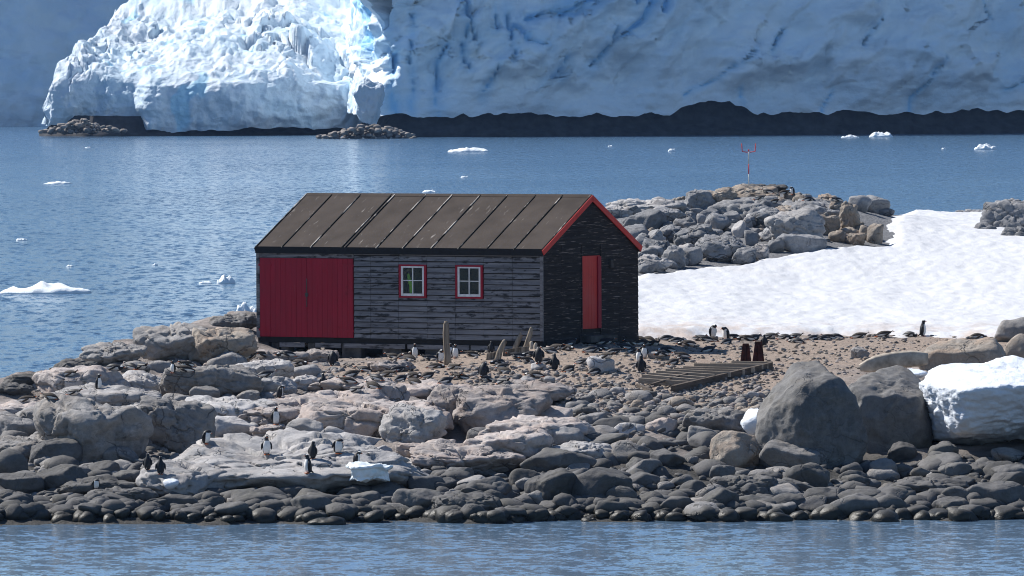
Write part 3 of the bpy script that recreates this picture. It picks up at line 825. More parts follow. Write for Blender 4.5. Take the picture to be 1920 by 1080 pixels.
def rock(px, row, w, h, kind='b', tint='d', label=None, seed=None, tilt=0.0, dep=None, deep=0.8, sink=0.12, name=None, sub=None, planes=()):
    """a rock whose outline fills about w x h photo pixels; it stands on the ground there"""
    seed = seed if seed is not None else int(px * 7 + row * 13) % 99991
    foot = min(row + h * 0.42, 973)
    if dep is None:
        g = ground_hit(px, foot)[0]
        if np.isnan(g[0]): return None
        dep = g[1]
    sc = dep / FPX
    rx = w / 2 * sc; rz = h / 2 * sc * (1 + sink)
    ry = deep * (rx * 0.6 + rz * 0.4) if kind != 's' else deep * rx
    c = P(px, row + h * sink / 2, dep + ry * 0.75)
    if sub is None:
        m = max(w, h)
        sub = 6 if (m > 230 and kind in 'so') else (5 if m > 85 or (m > 50 and kind in 'so') else (4 if m > 34 else 3))
    v, f = rock_shape(kind, sub, seed, (rx, ry, rz), planes)
    if tilt:
        ca, sa = math.cos(rad(tilt)), math.sin(rad(tilt))
        v = np.column_stack([v[:, 0] * ca - v[:, 2] * sa, v[:, 1], v[:, 0] * sa + v[:, 2] * ca])
    if name is None: name = 'rock_outcrop' if kind in 'so' else 'boulder'
    me = np_mesh(name, v, f)
    o = add(name, me, ROCK[tint]); o.location = c
    bvh_add(v + np.array(c), f)
    BOULD.append([o, px, row, w, h, kind, tint, label])
    return o

# --- hand placed rocks:  px, row, w, h, kind, tint [, label, tilt]
R = [
 # left shore and ledges
 (172, 812, 225, 150, 'o', 'g', 'big stepped grey rock ledge left of the flat pale penguin slab'),
 (205, 752, 210, 52, 's', 'l', 'broad pale flat rock sheet capping the stepped ledge at left'),
 (335, 800, 140, 115, 'o', 'g', 'blocky grey outcrop between the stepped ledge and the pale flat-topped boulder'),
 (105, 852, 100, 60, 'a', 'd'), (116, 897, 104, 54, 'a', 'd', 'dark flat-faced block near the waterline at far left', -4),
 (434, 803, 92, 46, 'b', 'l', 'pale flat-topped boulder behind the big penguin slab'),
 (150, 722, 205, 66, 'o', 'p', 'pink stained whaleback rock at far left with a penguin beside it'),
 (262, 722, 130, 52, 'o', 'l'), (50, 768, 150, 26, 's', 'p', 'flat pink rock shelf at the left edge'),
 (28, 805, 80, 50, 'a', 'g'), (18, 870, 70, 60, 'b', 'd'), (30, 912, 110, 50, 'b', 'd'), (24, 945, 80, 40, 'b', 'd'),
 (325, 645, 150, 75, 'o', 'g', 'grey layered rock on the skyline left of the hut'),
 (418, 655, 135, 88, 'o', 't', 'large tan rounded rock just left of the hut base'),
 (442, 604, 95, 34, 'o', 'g'), (215, 668, 125, 48, 'o', 'g'), (145, 690, 100, 30, 'o', 'd'), (70, 716, 140, 30, 'o', 'd'), (20, 733, 90, 28, 'o', 'd'),
 (255, 690, 60, 30, 'b', 'g'), (300, 690, 50, 28, 'b', 'g'),
 (395, 722, 190, 76, 'o', 'g', 'long shaded grey outcrop below the tan rock left of the hut'),
 (425, 682, 78, 44, 'b', 'g'), (384, 742, 58, 36, 'a', 'g'), (330, 752, 60, 30, 'a', 'g'), (430, 752, 40, 28, 'b', 'g'), (465, 745, 45, 28, 'a', 'g'),
 (500, 700, 110, 50, 'o', 'l'), (575, 698, 58, 30, 'b', 'g'), (570, 718, 54, 28, 's', 'l'), (600, 668, 70, 26, 's', 'p'), (530, 672, 100, 34, 'o', 'p', 'low pinkish rock hump under the red double doors'),
 (500, 778, 64, 36, 'b', 'l'), (545, 762, 70, 40, 'o', 'p'), (470, 770, 44, 28, 'b', 'g'), (600, 752, 60, 34, 'a', 'g'),
 (571, 809, 72, 48, 'a', 'l'), (622, 824, 74, 50, 'b', 'l', 'rounded pale boulder behind the preening penguin on the slab'),
 (503, 810, 64, 28, 's', 'p'), (440, 770, 50, 30, 'a', 'g'),
 (690, 828, 60, 26, 'b', 'l'), (715, 845, 46, 20, 'b', 'l'), (655, 835, 40, 20, 'b', 'g'),
 (225, 855, 70, 40, 'b', 'g'), (195, 880, 60, 34, 'b', 'd'), (240, 895, 60, 30, 'a', 'd'),
 (150, 950, 60, 36, 'b', 'd'), (230, 930, 130, 34, 's', 'd'), (410, 905, 90, 44, 'b', 'd'), (330, 945, 110, 34, 'b', 'd'),
 # middle slabs
 (640, 765, 210, 66, 'o', 'p', 'wide pinkish bedrock hump below the nesting penguins in front of the hut'),
 (712, 745, 110, 56, 'o', 'p'), (778, 802, 130, 86, 'o', 'l', 'big rounded pale outcrop right of the pale boulders in the middle'),
 (835, 768, 90, 92, 'o', 'p'), (945, 778, 185, 92, 'o', 'p', 'large cracked pink outcrop with a flat grey face in the middle of the shore'),
 (960, 742, 230, 44, 's', 'p'), (1035, 790, 80, 56, 'a', 'p'), (955, 838, 170, 64, 's', 'p', 'fractured pale bedrock slab sloping to the shore below the cracked outcrop'),
 (815, 850, 150, 44, 's', 'p'), (1060, 822, 70, 44, 'a', 'l'), (735, 688, 90, 24, 's', 'p', 'smooth pale flat rock among the nests in front of the windows'),
 (880, 738, 110, 34, 'o', 'p'), (660, 800, 60, 40, 'o', 'l'), (900, 815, 50, 30, 'b', 'g'), (1110, 790, 60, 34, 'a', 'g'),
 (1045, 868, 146, 54, 'b', 'd', 'large smooth dark boulder with a pale left edge near the shore middle'),
 (1034, 920, 100, 84, 'a', 'd', 'pointed dark boulder standing up near the waterline in the middle'),
 (1128, 912, 118, 74, 'b', 'd', 'big smooth dark boulder right beside the pointed one near the waterline'),
 (918, 915, 88, 42, 'b', 'd'), (780, 945, 96, 58, 'b', 'd', 'flat-topped dark boulder at the waterline below the ice chunk'), (800, 912, 74, 40, 'b', 'd'), (985, 900, 70, 44, 'b', 'd'),
 (860, 890, 60, 30, 'b', 'd'), (700, 940, 70, 34, 'b', 'd'), (718, 962, 54, 30, 'a', 'd'), (590, 950, 100, 44, 'b', 'd'), (660, 925, 60, 32, 'b', 'd'), (485, 938, 110, 40, 'b', 'd'), (545, 925, 60, 30, 'b', 'd'),
 (1185, 850, 80, 44, 'b', 'g'), (1250, 860, 70, 36, 'b', 'd'), (1010, 938, 56, 40, 'b', 'g'), (1148, 955, 60, 34, 'b', 'd'), (1215, 940, 66, 40, 'b', 'd'), (1265, 950, 74, 38, 'b', 'd'), (1300, 915, 56, 34, 'b', 'd'), (1350, 935, 70, 44, 'b', 'd'), (1165, 930, 60, 38, 'b', 'd'),
 # right
 (1380, 848, 98, 84, 'b', 't', 'rounded brownish boulder leaning against the tallest boulder'),
 (1342, 795, 120, 66, 'o', 'g', 'ribbed grey outcrop left of the small snow patch'), (1322, 818, 66, 40, 'a', 'g'), (1360, 830, 40, 40, 'b', 'g'),
 (1745, 795, 44, 70, 'a', 'd'), (1512, 896, 88, 54, 'b', 'd', 'dark block-shaped boulder in front of the tallest boulder'), (1355, 895, 50, 46, 'a', 'd'),
 (1655, 880, 56, 42, 'a', 'g'), (1600, 895, 60, 30, 'b', 'd'), (1700, 885, 46, 28, 'b', 'd'), (1790, 880, 64, 30, 'b', 'd'), (1850, 880, 70, 30, 'b', 'd'), (1770, 850, 60, 44, 'a', 'd'), (1690, 850, 60, 44, 'a', 'd'), (1900, 890, 90, 40, 'b', 'd'),
 (1660, 950, 84, 44, 'b', 'd'), (1600, 950, 100, 50, 'b', 'd'), (1545, 935, 80, 44, 'b', 'd'), (1870, 930, 130, 60, 'b', 'd', 'broad low dark boulder near the waterline at the right edge'), (1790, 950, 90, 36, 'b', 'd'), (1480, 945, 70, 40, 'b', 'd'), (1415, 945, 90, 34, 'b', 'd'), (1440, 900, 60, 34, 'b', 'd'),
 (1805, 674, 172, 84, 'a', 't', 'large slanted tan rock with a sharp ridge above the snow bank', 12),
 (1905, 620, 84, 52, 'b', 'g', 'rounded grey rock at the right edge where the snow begins'), (1915, 658, 76, 64, 'b', 't'),
 (1613, 662, 36, 24, 'a', 'g', 'lone small pyramid-shaped grey stone on the bare brown ground'),
 (1126, 686, 54, 38, 'a', 'l', 'pale pointed boulder on the gravel below the red gable door'),
 (1010, 688, 30, 18, 'b', 'l'), (990, 714, 36, 18, 'b', 'l'), (1030, 714, 24, 18, 'a', 'g'), (1236, 668, 42, 18, 'b', 'g'),
 (1160, 735, 34, 20, 'b', 'l'), (1100, 752, 34, 24, 'a', 'g'), (1410, 742, 26, 16, 'a', 'l'), (1265, 752, 44, 14, 'b', 'g'),
 (1090, 770, 40, 26, 'a', 'g'), (1180, 810, 60, 34, 'a', 'l'), (1240, 800, 60, 36, 'a', 'p'), (1290, 770, 44, 26, 'b', 'g'),
]
R += [(700, 792, 280, 74, 's', 'p'), (885, 862, 240, 52, 's', 'p'), (1005, 812, 220, 62, 's', 'p', 'wide pale pink slab right below the cracked outcrop'), (560, 775, 250, 60, 's', 'p'), (420, 772, 220, 56, 's', 'l'), (250, 790, 180, 60, 's', 'l'), (800, 735, 200, 34, 's', 'p'),
      (660, 725, 180, 30, 's', 'p'), (110, 785, 190, 44, 's', 'g'), (760, 875, 130, 30, 's', 'l'), (1090, 850, 120, 40, 's', 'l'), (480, 725, 160, 40, 's', 'l'), (340, 880, 150, 40, 's', 'g'), (60, 840, 140, 44, 's', 'g'), (180, 915, 160, 36, 's', 'd'), (870, 945, 120, 40, 's', 'd'), (1400, 915, 130, 44, 's', 'd'), (1740, 915, 150, 40, 's', 'd')]
for q in R:
    rock(q[0], q[1], q[2], q[3], q[4], q[5], q[6] if len(q) > 6 else None, tilt=q[7] if len(q) > 7 else 0)

# the big flat slab the penguins rest on
rock(560, 878, 545, 118, 's', 'l', 'broad flat pale grey rock slab with penguins standing on it', seed=37, dep=213.2, deep=1.05, sub=6, planes=((-.05, -.62, 1, .42), (0, -1, .15, .85)))
rock(350, 905, 190, 70, 's', 'l', 'sloping pale rock at the left end of the broad penguin slab', seed=52, dep=212.2, deep=0.9, sub=5)
# the two giant boulders
rock(1522, 786, 206, 214, 'G', 'm', 'tallest boulder of the shore, domed and dark grey, at the right', seed=61, deep=0.8, sub=6, dep=217.5, planes=((-.8, -.6, .12, .78), (.5, -.85, .08, .74), (.95, -.2, .16, .86), (-.1, -.25, 1, .92), (.6, -.3, .75, .93), (-.75, -.25, .62, .80), (-.3, -.75, .6, .95)))
rock(1662, 778, 172, 172, 'G', 'm', 'huge shadowed boulder wedged between the tallest boulder and the snow bank', seed=74, deep=0.9, sub=6, dep=220.6, planes=((.1, -.30, 1, .62), (.2, -1, .04, .72), (.9, -.4, .1, .85), (-.8, -.5, .1, .9), (.5, -.2, .8, .78)))
rock(1490, 860, 130, 70, 'a', 'g', 'low ridge of grey rock at the foot of the tallest boulder', seed=15, dep=216.8)
rock(613, 979, 72, 22, 'c', 'd', 'smooth rock just awash in the sea off the shore', seed=5, dep=208.0, name='boulder')

# knoll
KN = [(1210, 388, 150, 26, 's', 'l'), (1160, 398, 60, 24, 'o', 'l'), (1210, 412, 84, 42, 'b', 'k'), (1195, 438, 70, 34, 'b', 'k'), (1255, 405, 60, 28, 'o', 'k'),
 (1310, 382, 56, 54, 'o', 'k', 'tall grey dome at the left end of the rocky knoll'), (1348, 378, 66, 48, 'o', 't'), (1402, 366, 120, 34, 'o', 't', 'brown-stained crest of the rocky knoll below the beacon'), (1425, 354, 110, 16, 's', 'd'), (1385, 390, 66, 32, 'o', 't'), (1422, 388, 28, 28, 'a', 'l'),
 (1346, 418, 50, 40, 'a', 'k'), (1308, 448, 84, 56, 'o', 'k'), (1352, 468, 100, 56, 'o', 'k', 'cracked grey slab on the lower front of the rocky knoll'), (1386, 432, 28, 38, 'a', 'l'), (1442, 408, 76, 38, 'o', 'k'), (1410, 448, 30, 34, 'a', 'k'),
 (1490, 432, 108, 78, 'o', 'l', 'big striped pale slab leaning on the front of the rocky knoll'), (1502, 458, 96, 42, 'b', 'k'), (1426, 476, 38, 38, 'b', 'l'), (1396, 482, 46, 40, 'o', 'k'),
 (1228, 496, 66, 34, 'o', 'l'), (1264, 484, 44, 48, 'o', 'k'), (1298, 482, 40, 40, 'b', 'k'), (1232, 466, 56, 34, 'o', 'k'), (1258, 440, 50, 40, 'o', 'k'), (1215, 478, 40, 28, 'b', 'k'), (1285, 425, 44, 34, 'b', 'k'),
 (1530, 388, 42, 34, 'b', 't'), (1568, 402, 34, 56, 'o', 't'), (1592, 412, 38, 66, 'o', 't', 'tall ribbed brown rock column at the right end of the knoll'), (1546, 422, 54, 44, 'o', 't'), (1570, 444, 34, 26, 'b', 't'), (1641, 440, 32, 42, 'b', 't', 'upright rounded stone standing in snow beside the knoll'), (1622, 438, 24, 32, 'b', 't'), (1605, 450, 40, 26, 'o', 't'),
 (1580, 364, 44, 22, 'b', 'k'), (1602, 374, 34, 20, 'b', 'k'), (1612, 382, 46, 34, 'b', 'k'), (1640, 384, 56, 38, 'b', 'k'), (1658, 398, 40, 16, 'b', 'k'), (1485, 368, 34, 18, 'b', 't'), (1455, 380, 50, 26, 'o', 't'), (1505, 378, 40, 24, 'o', 't'), (1548, 374, 40, 22, 'o', 't'),
 (1895, 408, 110, 72, 'o', 'k', 'grey rock mass rising from snow at the far right edge'), (1820, 400, 56, 14, 'o', 'k'), (1850, 430, 50, 26, 'o', 'k'), (1905, 440, 60, 30, 'o', 'k'), (1470, 400, 60, 30, 'o', 't'), (1445, 440, 40, 34, 'a', 'k'), (1330, 405, 40, 28, 'b', 'k'), (1372, 408, 36, 26, 'b', 'k'), (1530, 460, 34, 30, 'a', 'k')]
for x_, y_, w_, h_ in ((1262, 436, 190, 84), (1400, 418, 180, 100), (1520, 408, 150, 66)):
    rock(x_, y_, w_, h_, 'o', 'k', 'broad fractured grey body at the middle of the rocky knoll' if x_ == 1400 else None, deep=0.9, dep=299.5)
for q in KN:
    kk = q[4] if q[4] != 'b' or (q[0] > 1560 and q[1] < 400) else ('a' if (q[0] + q[1]) % 3 else 'o')
    rock(q[0], q[1], q[2], q[3], kk, q[5], q[6] if len(q) > 6 else None, deep=0.9)
# fill of smaller knoll stones
rk = random.Random(4)
kn_poly = [(1150, 392), (1300, 365), (1400, 356), (1560, 372), (1610, 400), (1630, 445), (1540, 455), (1440, 480), (1300, 498), (1205, 508), (1185, 440)]
for k in range(110):
    while True:
        x, y = rk.uniform(1150, 1640), rk.uniform(355, 508)
        if inpoly(np.array([x]), np.array([y]), kn_poly)[0]: break
    t = 't' if (y < 400 and x > 1330) or x > 1530 else rk.choice('kkkl')
    rock(x, y, rk.uniform(18, 40), rk.uniform(14, 30), rk.choice('aaao'), t, seed=k + 500, deep=0.9, sub=3)

# ------------------------------------------------------------------ shore boulders (random fill) and loose stones
shapes3 = [rock_shape(rk.choice('bbbaa'), 4, 900 + i, (1, 1, 1)) for i in range(16)]
shape_me3 = [[np_mesh('boulder', v, f) for v, f in shapes3] for _ in range(1)][0]
cand = []
def zone(n, poly, wmin, wmax, ex, tints, flat=(0.5, 0.75)):
    poly = np.array(poly, float)
    a, b = poly.min(0), poly.max(0)
    k = 0
    while k < n:
        x = rk.uniform(a[0], b[0]); y = rk.uniform(a[1], b[1])
        if not inpoly(np.array([x]), np.array([y]), poly)[0]: continue
        w = wmin + (wmax - wmin) * rk.random() ** ex
        cand.append((x, y, w, w * rk.uniform(*flat), rk.choice(tints))); k += 1
shore_poly = [(-40, 905), (280, 925), (520, 935), (700, 905), (860, 872), (960, 850), (1130, 800), (1300, 800), (1420, 880), (1700, 868), (1960, 848), (1960, 972), (-40, 970)]
zone(620, shore_poly, 20, 84, 2.6, 'dddddgm', (0.36, 0.62))
zone(190, [(-40, 850), (120, 900), (300, 900), (280, 850), (400, 835), (300, 780), (60, 780), (-40, 790)], 18, 60, 2.2, 'dgg')
zone(110, [(1060, 740), (1200, 745), (1440, 760), (1420, 800), (1300, 800), (1130, 830), (1040, 830)], 16, 48, 2.4, 'ggtd')
zone(60, [(330, 745), (560, 735), (640, 790), (520, 810), (400, 780)], 14, 34, 1.6, 'ggl')
pts = ground_hit([c[0] for c in cand], [c[1] for c in cand])
loose = []
order = sorted(range(len(cand)), key=lambda i: -cand[i][2])
free = max(0, 300 - len([b for b in BOULD if b[5] in 'bac']))
used = 0
for i in order:
    x, y, w, h, t = cand[i]; g = pts[i]
    if np.isnan(g[0]): continue
    sc = g[1] / FPX; rx, rz = w / 2 * sc, h / 2 * sc; ry = rx * rk.uniform(0.75, 1.2)
    loc = (g[0], g[1], g[2] + rz * 0.35)
    if used < free:
        si = rk.randrange(16)
        o = bpy.data.objects.new('boulder', shape_me3[si]); COL.objects.link(o)
        if not shape_me3[si].materials: shape_me3[si].materials.append(ROCK['d'])
        o.material_slots[0].link = 'OBJECT'; o.material_slots[0].material = ROCK[t]
        o.location = loc; o.scale = (rx, ry, rz); o.rotation_euler = (rk.uniform(-.25, .25), rk.uniform(-.3, .3), rk.uniform(0, 6.28))
        BOULD.append([o, x, y, w, h, 'b', t, None]); used += 1
        bvh_add(np.array(loc) + shapes3[si][0] * np.array([rx, ry, rz]), shapes3[si][1])
    else:
        loose.append((loc, rx, ry, rz, t))

small = [rock_shape(c, 2, 300 + i, (1, 1, 1)) for i, c in enumerate('bbabbcab')]
tiny = [rock_shape(c, 1, 400 + i, (1, 1, 1)) for i, c in enumerate('abab')]
def joined(name, items, lib, mats):
    V, F, MI = [], [], []; nb = 0
    for loc, rx, ry, rz, t in items:
        v, f = lib[rk.randrange(len(lib))]
        a = rk.uniform(0, 6.28); tb = rk.uniform(-.4, .4)
        v = v * np.array([rx, ry, rz])
        ca, sa, cb, sb = math.cos(a), math.sin(a), math.cos(tb), math.sin(tb)
        v = np.column_stack([v[:, 0] * cb - v[:, 2] * sb, v[:, 1], v[:, 0] * sb + v[:, 2] * cb])
        v = np.column_stack([v[:, 0] * ca - v[:, 1] * sa, v[:, 0] * sa + v[:, 1] * ca, v[:, 2]])
        V.append(v + np.array(loc)); F.append(f + nb); nb += len(v); MI.append(np.full(len(f), mats.index(t)))
    me = np_mesh(name, np.vstack(V), np.vstack(F), smooth=False)
    for m in mats: me.materials.append(ROCK[m])
    me.polygons.foreach_set('material_index', np.concatenate(MI).astype(np.int32))
    return add(name, me)

def scatter(n, poly, smin, smax, ex, tints, sinkf=0.25):
    poly = np.array(poly, float); a, b = poly.min(0), poly.max(0)
    X = RNG.uniform(a[0], b[0], n * 4); Y = RNG.uniform(a[1], b[1], n * 4)
    k = inpoly(X, Y, poly); X, Y = X[k][:n], Y[k][:n]
    G = ground_hit(X, Y); out = []
    for g in G:
        if np.isnan(g[0]): continue
        r = (smin + (smax - smin) * rk.random() ** ex) / 2
        rz = r * rk.uniform(0.45, 0.8)
        out.append(((g[0], g[1], g[2] + rz * sinkf), r, r * rk.uniform(0.7, 1.1), rz, rk.choice(tints)))
    return out
loose += scatter(1000, shore_poly, 0.12, 0.42, 1.6, 'ddddg')
loose += scatter(1500, [(-40, 940), (1960, 940), (1960, 979), (-40, 977)], 0.12, 0.85, 2.2, 'dddd')
loose += scatter(600, [(-40, 780), (300, 780), (420, 840), (300, 905), (-40, 905)], 0.10, 0.4, 1.6, 'dgg')
loose += scatter(900, [(1060, 735), (1440, 740), (1420, 800), (1300, 800), (1130, 830), (1040, 830)], 0.10, 0.38, 1.6, 'ggtdp')
loose += scatter(500, [(330, 690), (640, 660), (640, 810), (330, 800)], 0.10, 0.35, 1.5, 'ggpl')
loose += scatter(350, kn_poly, 0.15, 0.5, 1.6, 'kktt')
lo = joined('loose_stones', loose, small, ['d', 'g', 'l', 'p', 't', 'k', 'm'])
tag(lo, 'loose small grey stones lying between the boulders', 'stones', kind='stuff')
grav = scatter(3600, soil_poly, 0.05, 0.20, 2.0, 'tttpg', 0.4)
grav += scatter(1800, [(860, 690), (1440, 690), (1440, 790), (1130, 800), (860, 740)], 0.07, 0.26, 2.0, 'tggp', 0.4)
grav += scatter(900, [(80, 690), (380, 680), (560, 660), (640, 740), (300, 760), (60, 760)], 0.06, 0.22, 2.0, 'tggp', 0.4)
go = joined('gravel', grav, tiny, ['d', 'g', 'l', 'p', 't', 'k'])
tag(go, 'brown and grey gravel strewn over the ground around the hut', 'gravel', kind='stuff')

# ------------------------------------------------------------------ snow
def snow_sheet(name, poly, x0, x1, y0, y1, dx, dy, thick, edge, label, lump=0.06, mat=None):
    xs = np.arange(x0, x1, dx); ys_ = np.arange(y0, y1, dy)
    a, b = np.meshgrid(xs, ys_, indexing='ij'); xy = np.column_stack([a.ravel(), b.ravel()])
    d = polydist(xy[:, 0], xy[:, 1] * 0.35, [(p[0], p[1] * 0.35) for p in poly])
    q = np.column_stack([xy[:, 0], xy[:, 1] * 0.45, np.zeros(len(xy))])
    d = d + 0.35 * fbm(q * 0.8, 3) * edge
    base = tps(xy)
    z = base + thick * np.clip(d / edge, -1.6, 1) + lump * 0.9 * (billow(q * np.array([1.1, 1.6, 1]), 3) - 0.4) + lump * 1.6 * fbm(q * 0.35, 2) + lump * 0.5 * fbm(q * np.array([2.6, 3.2, 1]), 3)
    me = np_mesh(name, np.column_stack([xy, z]), grid_faces(len(xs), len(ys_)))
    if me.polygons[0].normal.z < 0: me.flip_normals()
    bm = bmesh.new(); bm.from_mesh(me)
    bm.verts.ensure_lookup_table()
    bad = [v for v in bm.verts if d[v.index] < -1.4 * edge]
    bmesh.ops.delete(bm, geom=bad, context='VERTS'); bm.to_mesh(me); bm.free()
    return tag(add(name, me, mat or M_snow), label, 'snow', kind='stuff')
def gp(px, row):
    g = ground_hit([px], [row])[0]
    return (g[0], g[1])
sp = [gp(1180, 634), gp(1300, 634), gp(1450, 632), gp(1600, 630), gp(1760, 634), gp(1890, 637), (24, 262), (24, 335), (P(1850, 540, 333).x, 333), (P(1700, 540, 330).x, 330),
      (P(1690, 540, 316).x, 316), gp(1660, 432), gp(1668, 464), gp(1600, 462), gp(1545, 470), gp(1500, 474), gp(1445, 490), gp(1366, 500), gp(1290, 508), gp(1195, 522), gp(1140, 560)]
snow = snow_sheet('snow_field', sp, 2.0, 24, 258, 338, 0.10, 0.22, 0.20, 0.5, 'wide bright snow field behind the hut and the knoll', 0.055)

def lump_mass(name, px, row, w, h, dep, deep, mat, label, cat, seed, kind='c', sub=5, amp_=0.12, fr=1.6, sink=0.0, kind_tag=None, planes=()):
    sc = dep / FPX; rx, rz = w / 2 * sc, h / 2 * sc; ry = deep
    v, f = rock_shape(kind if kind != 's' else 'c', sub, seed, (rx, ry, rz), planes or (((0, -.25, 1, .55),) if kind == 's' else ()))
    n = v / (np.linalg.norm(v, axis=1)[:, None] + 1e-9)
    v = v + n * (amp_ * billow(v * fr + seed, 4) + amp_ * 0.6 * fbm(v * fr * 3 + seed, 3))[:, None]
    me = np_mesh(name, v, f); o = add(name, me, mat); o.location = P(px, row, dep + ry * 0.8)
    bvh_add(v + np.array(o.location), f)
    return tag(o, label, cat, kind=kind_tag)
lump_mass('snow_bank', 1900, 756, 360, 138, 219.0, 4.0, M_bank, 'thick snow bank overhanging the dark shore rocks at the right edge', 'snow bank', 23, 'G', 6, 0.11, 1.9, planes=((0.05, -1, -.20, .72), (-.8, -.5, -.1, .85), (-.05, -.10, 1, .75), (-.45, -.35, .8, .85), (.1, -.7, .7, .97), (.1, -.7, -.8, .9)))
lump_mass('snow_bank', 1850, 716, 230, 50, 226.0, 3.0, M_bank, 'lower snow shoulder sloping up behind the overhanging snow bank', 'snow bank', 24, 's', 5, 0.08, 1.5)
lump_mass('snow_patch', 1422, 792, 66, 50, 222.0, 0.8, M_bank, 'small snow patch tucked left of the tallest boulder', 'snow patch', 27, 'a', 4, 0.03, 3)
lump_mass('snow_patch', 1700, 701, 76, 14, 231.0, 1.2, M_bank, 'thin snow strip between the slanted tan rock and the huge boulder', 'snow patch', 28, 's', 4, 0.03, 3)

# ice chunk stranded on the shore, mushroom shaped
t_ = NT('stranded_ice'); 
t_.b.inputs['Roughness'].default_value = 0.3; t_.b.inputs['IOR'].default_value = 1.31
M_ice = t_.out(t_.mix(t_.mapr(t_.noise(t_.pos(), 3.0, 4), 0.35, 0.65), (0.66, 0.76, 0.80), (0.84, 0.87, 0.89)), 0.35, t_.bump(t_.noise(t_.pos(), 7, 4), 0.3, 0.04))

# ------------------------------------------------------------------ hut
YAW = rad(32)
O = P(1017, 640, 248.0)
c_, s_ = math.cos(YAW), math.sin(YAW)
def lx(px):   # local x on the long wall
    k = (px - 960) / FPX; return (k * O.y - O.x) / (c_ + k * s_)
def ly(px):   # local y on the gable wall
    k = (px - 960) / FPX; return (k * O.y - O.x) / (s_ - k * c_)
def lz(row, x=0, y=0):
    d = O.y - x * s_ + y * c_; X = O.x + x * c_ + y * s_
    z = CAM_H - d * (row - HROW) / FPX - X * math.tan(ROLL)
    return z - O.z
hut = empty('boat_shed', O, -YAW)
tag(hut, 'weathered dark timber boat shed with brown felt roof and red doors', 'shed')
XL = lx(484); WW = ly(1196)
Z0 = 0.0; ZE = lz(470); ZR = lz(361.5, 0, WW / 2) - 0.15
pitch_a = math.atan2(ZR - ZE, WW / 2)
def part(name, me, mat, parent=None):
    return add(name, me, mat, parent or hut)
# openings
D0, D1 = lx(489), lx(663); DZ0, DZ1 = lz(632, lx(570)), lz(484, lx(570))
W1 = (lx(749.5), lx(800.5)); W2 = (lx(855.5), lx(906.5)); WZ0, WZ1 = lz(559, lx(830)), lz(496.5, lx(830))
G0, G1 = ly(1090), ly(1124); GZ0, GZ1 = lz(617, 0, 2.4), lz(480, 0, 2.4)
# lining behind the boards (walls with the window holes left open)
TH = 0.08
def wallbox(x0, x1, z0, z1): part('wall', box_me(x0, x1, 0.0, TH, z0, z1), M_core)
wallbox(XL, W1[0], 0, ZE); wallbox(W1[1], W2[0], 0, ZE); wallbox(W2[1], 0, 0, ZE)
for w in (W1, W2): wallbox(w[0], w[1], 0, WZ0); wallbox(w[0], w[1], WZ1, ZE)
part('wall', prism([(0, TH + .002, 0), (0, WW - TH - .002, 0), (0, WW - TH - .002, ZE), (0, WW / 2, ZR - 0.1), (0, TH + .002, ZE)], Vector((-TH, 0, 0))), M_core)
part('wall', prism([(XL + TH, TH + .002, 0), (XL + TH, WW - TH - .002, 0), (XL + TH, WW - TH - .002, ZE), (XL + TH, WW / 2, ZR - 0.1), (XL + TH, TH + .002, ZE)], Vector((-TH, 0, 0))), M_core)
bw = [(XL, -7.7), (-7.0, -1.9), (-1.0, 0)]
for a, b in bw: part('wall', box_me(a, b, WW - TH, WW, 0, ZE), M_core)
for a, b in ((-7.7, -7.0), (-1.9, -1.0)):  # unseen rear openings, added to let light in onto the green cloth
    part('wall', box_me(a, b, WW - TH, WW, 0, 1.0), M_core); part('wall', box_me(a, b, WW - TH, WW, 2.0, ZE), M_core)
part('floor', box_me(XL + TH, -TH, TH, WW - TH, -0.06, 0.0), M_core)
# long wall boards
NB = 16; BH = (ZE - 0.02) / NB
def clap(x0, x1, z0, z1):
    v = [(x0, -0.046, z0), (x1, -0.046, z0), (x1, -0.012, z1), (x0, -0.012, z1)]
    m = bpy.data.meshes.new('plank')
    b_ = [(x0, -0.002, z0), (x1, -0.002, z0), (x1, -0.002, z1), (x0, -0.002, z1)]
    m.from_pydata(v + b_, [], [(0, 1, 2, 3), (7, 6, 5, 4), (0, 4, 5, 1), (1, 5, 6, 2), (2, 6, 7, 3), (3, 7, 4, 0)])
    return part('plank', m, M_plank)
seams = [lx(q) for q in (664.5, 695.5, 748, 801.5, 854.5, 908, 962, 1016)]
rb = random.Random(9)
for i in range(NB):
    z0 = i * BH + 0.008; z1 = (i + 1) * BH - 0.022
    for a, b in zip(seams[:-1], seams[1:]):
        gap = 0.006
        hole = None
        for w in (W1, W2):
            if a < (w[0] + w[1]) / 2 < b: hole = w
        if hole and z1 > WZ0 + .01 and z0 < WZ1 - .01:
            if z0 < WZ0 - 0.05: clap(a + gap, b - gap, z0, WZ0 - 0.002)
            elif z1 > WZ1 + 0.05: clap(a + gap, b - gap, WZ1 + 0.002, z1)
            continue
        clap(a + gap, b - gap, z0 + rb.uniform(-.004, .004), z1)
# strip over the double doors and corner post
part('lintel_board', box_me(XL + 0.09, D1 + 0.02, -0.034, -0.002, DZ1 + 0.012, ZE - 0.01), M_plank)
part('corner_post', box_me(XL - 0.04, XL + 0.085, -0.05, 0.1, -0.02, ZE - 0.02), M_plank)
part('corner_trim', box_me(-0.05, 0.0415, -0.056, 0.012, 0.0, ZE - 0.02), M_plank)
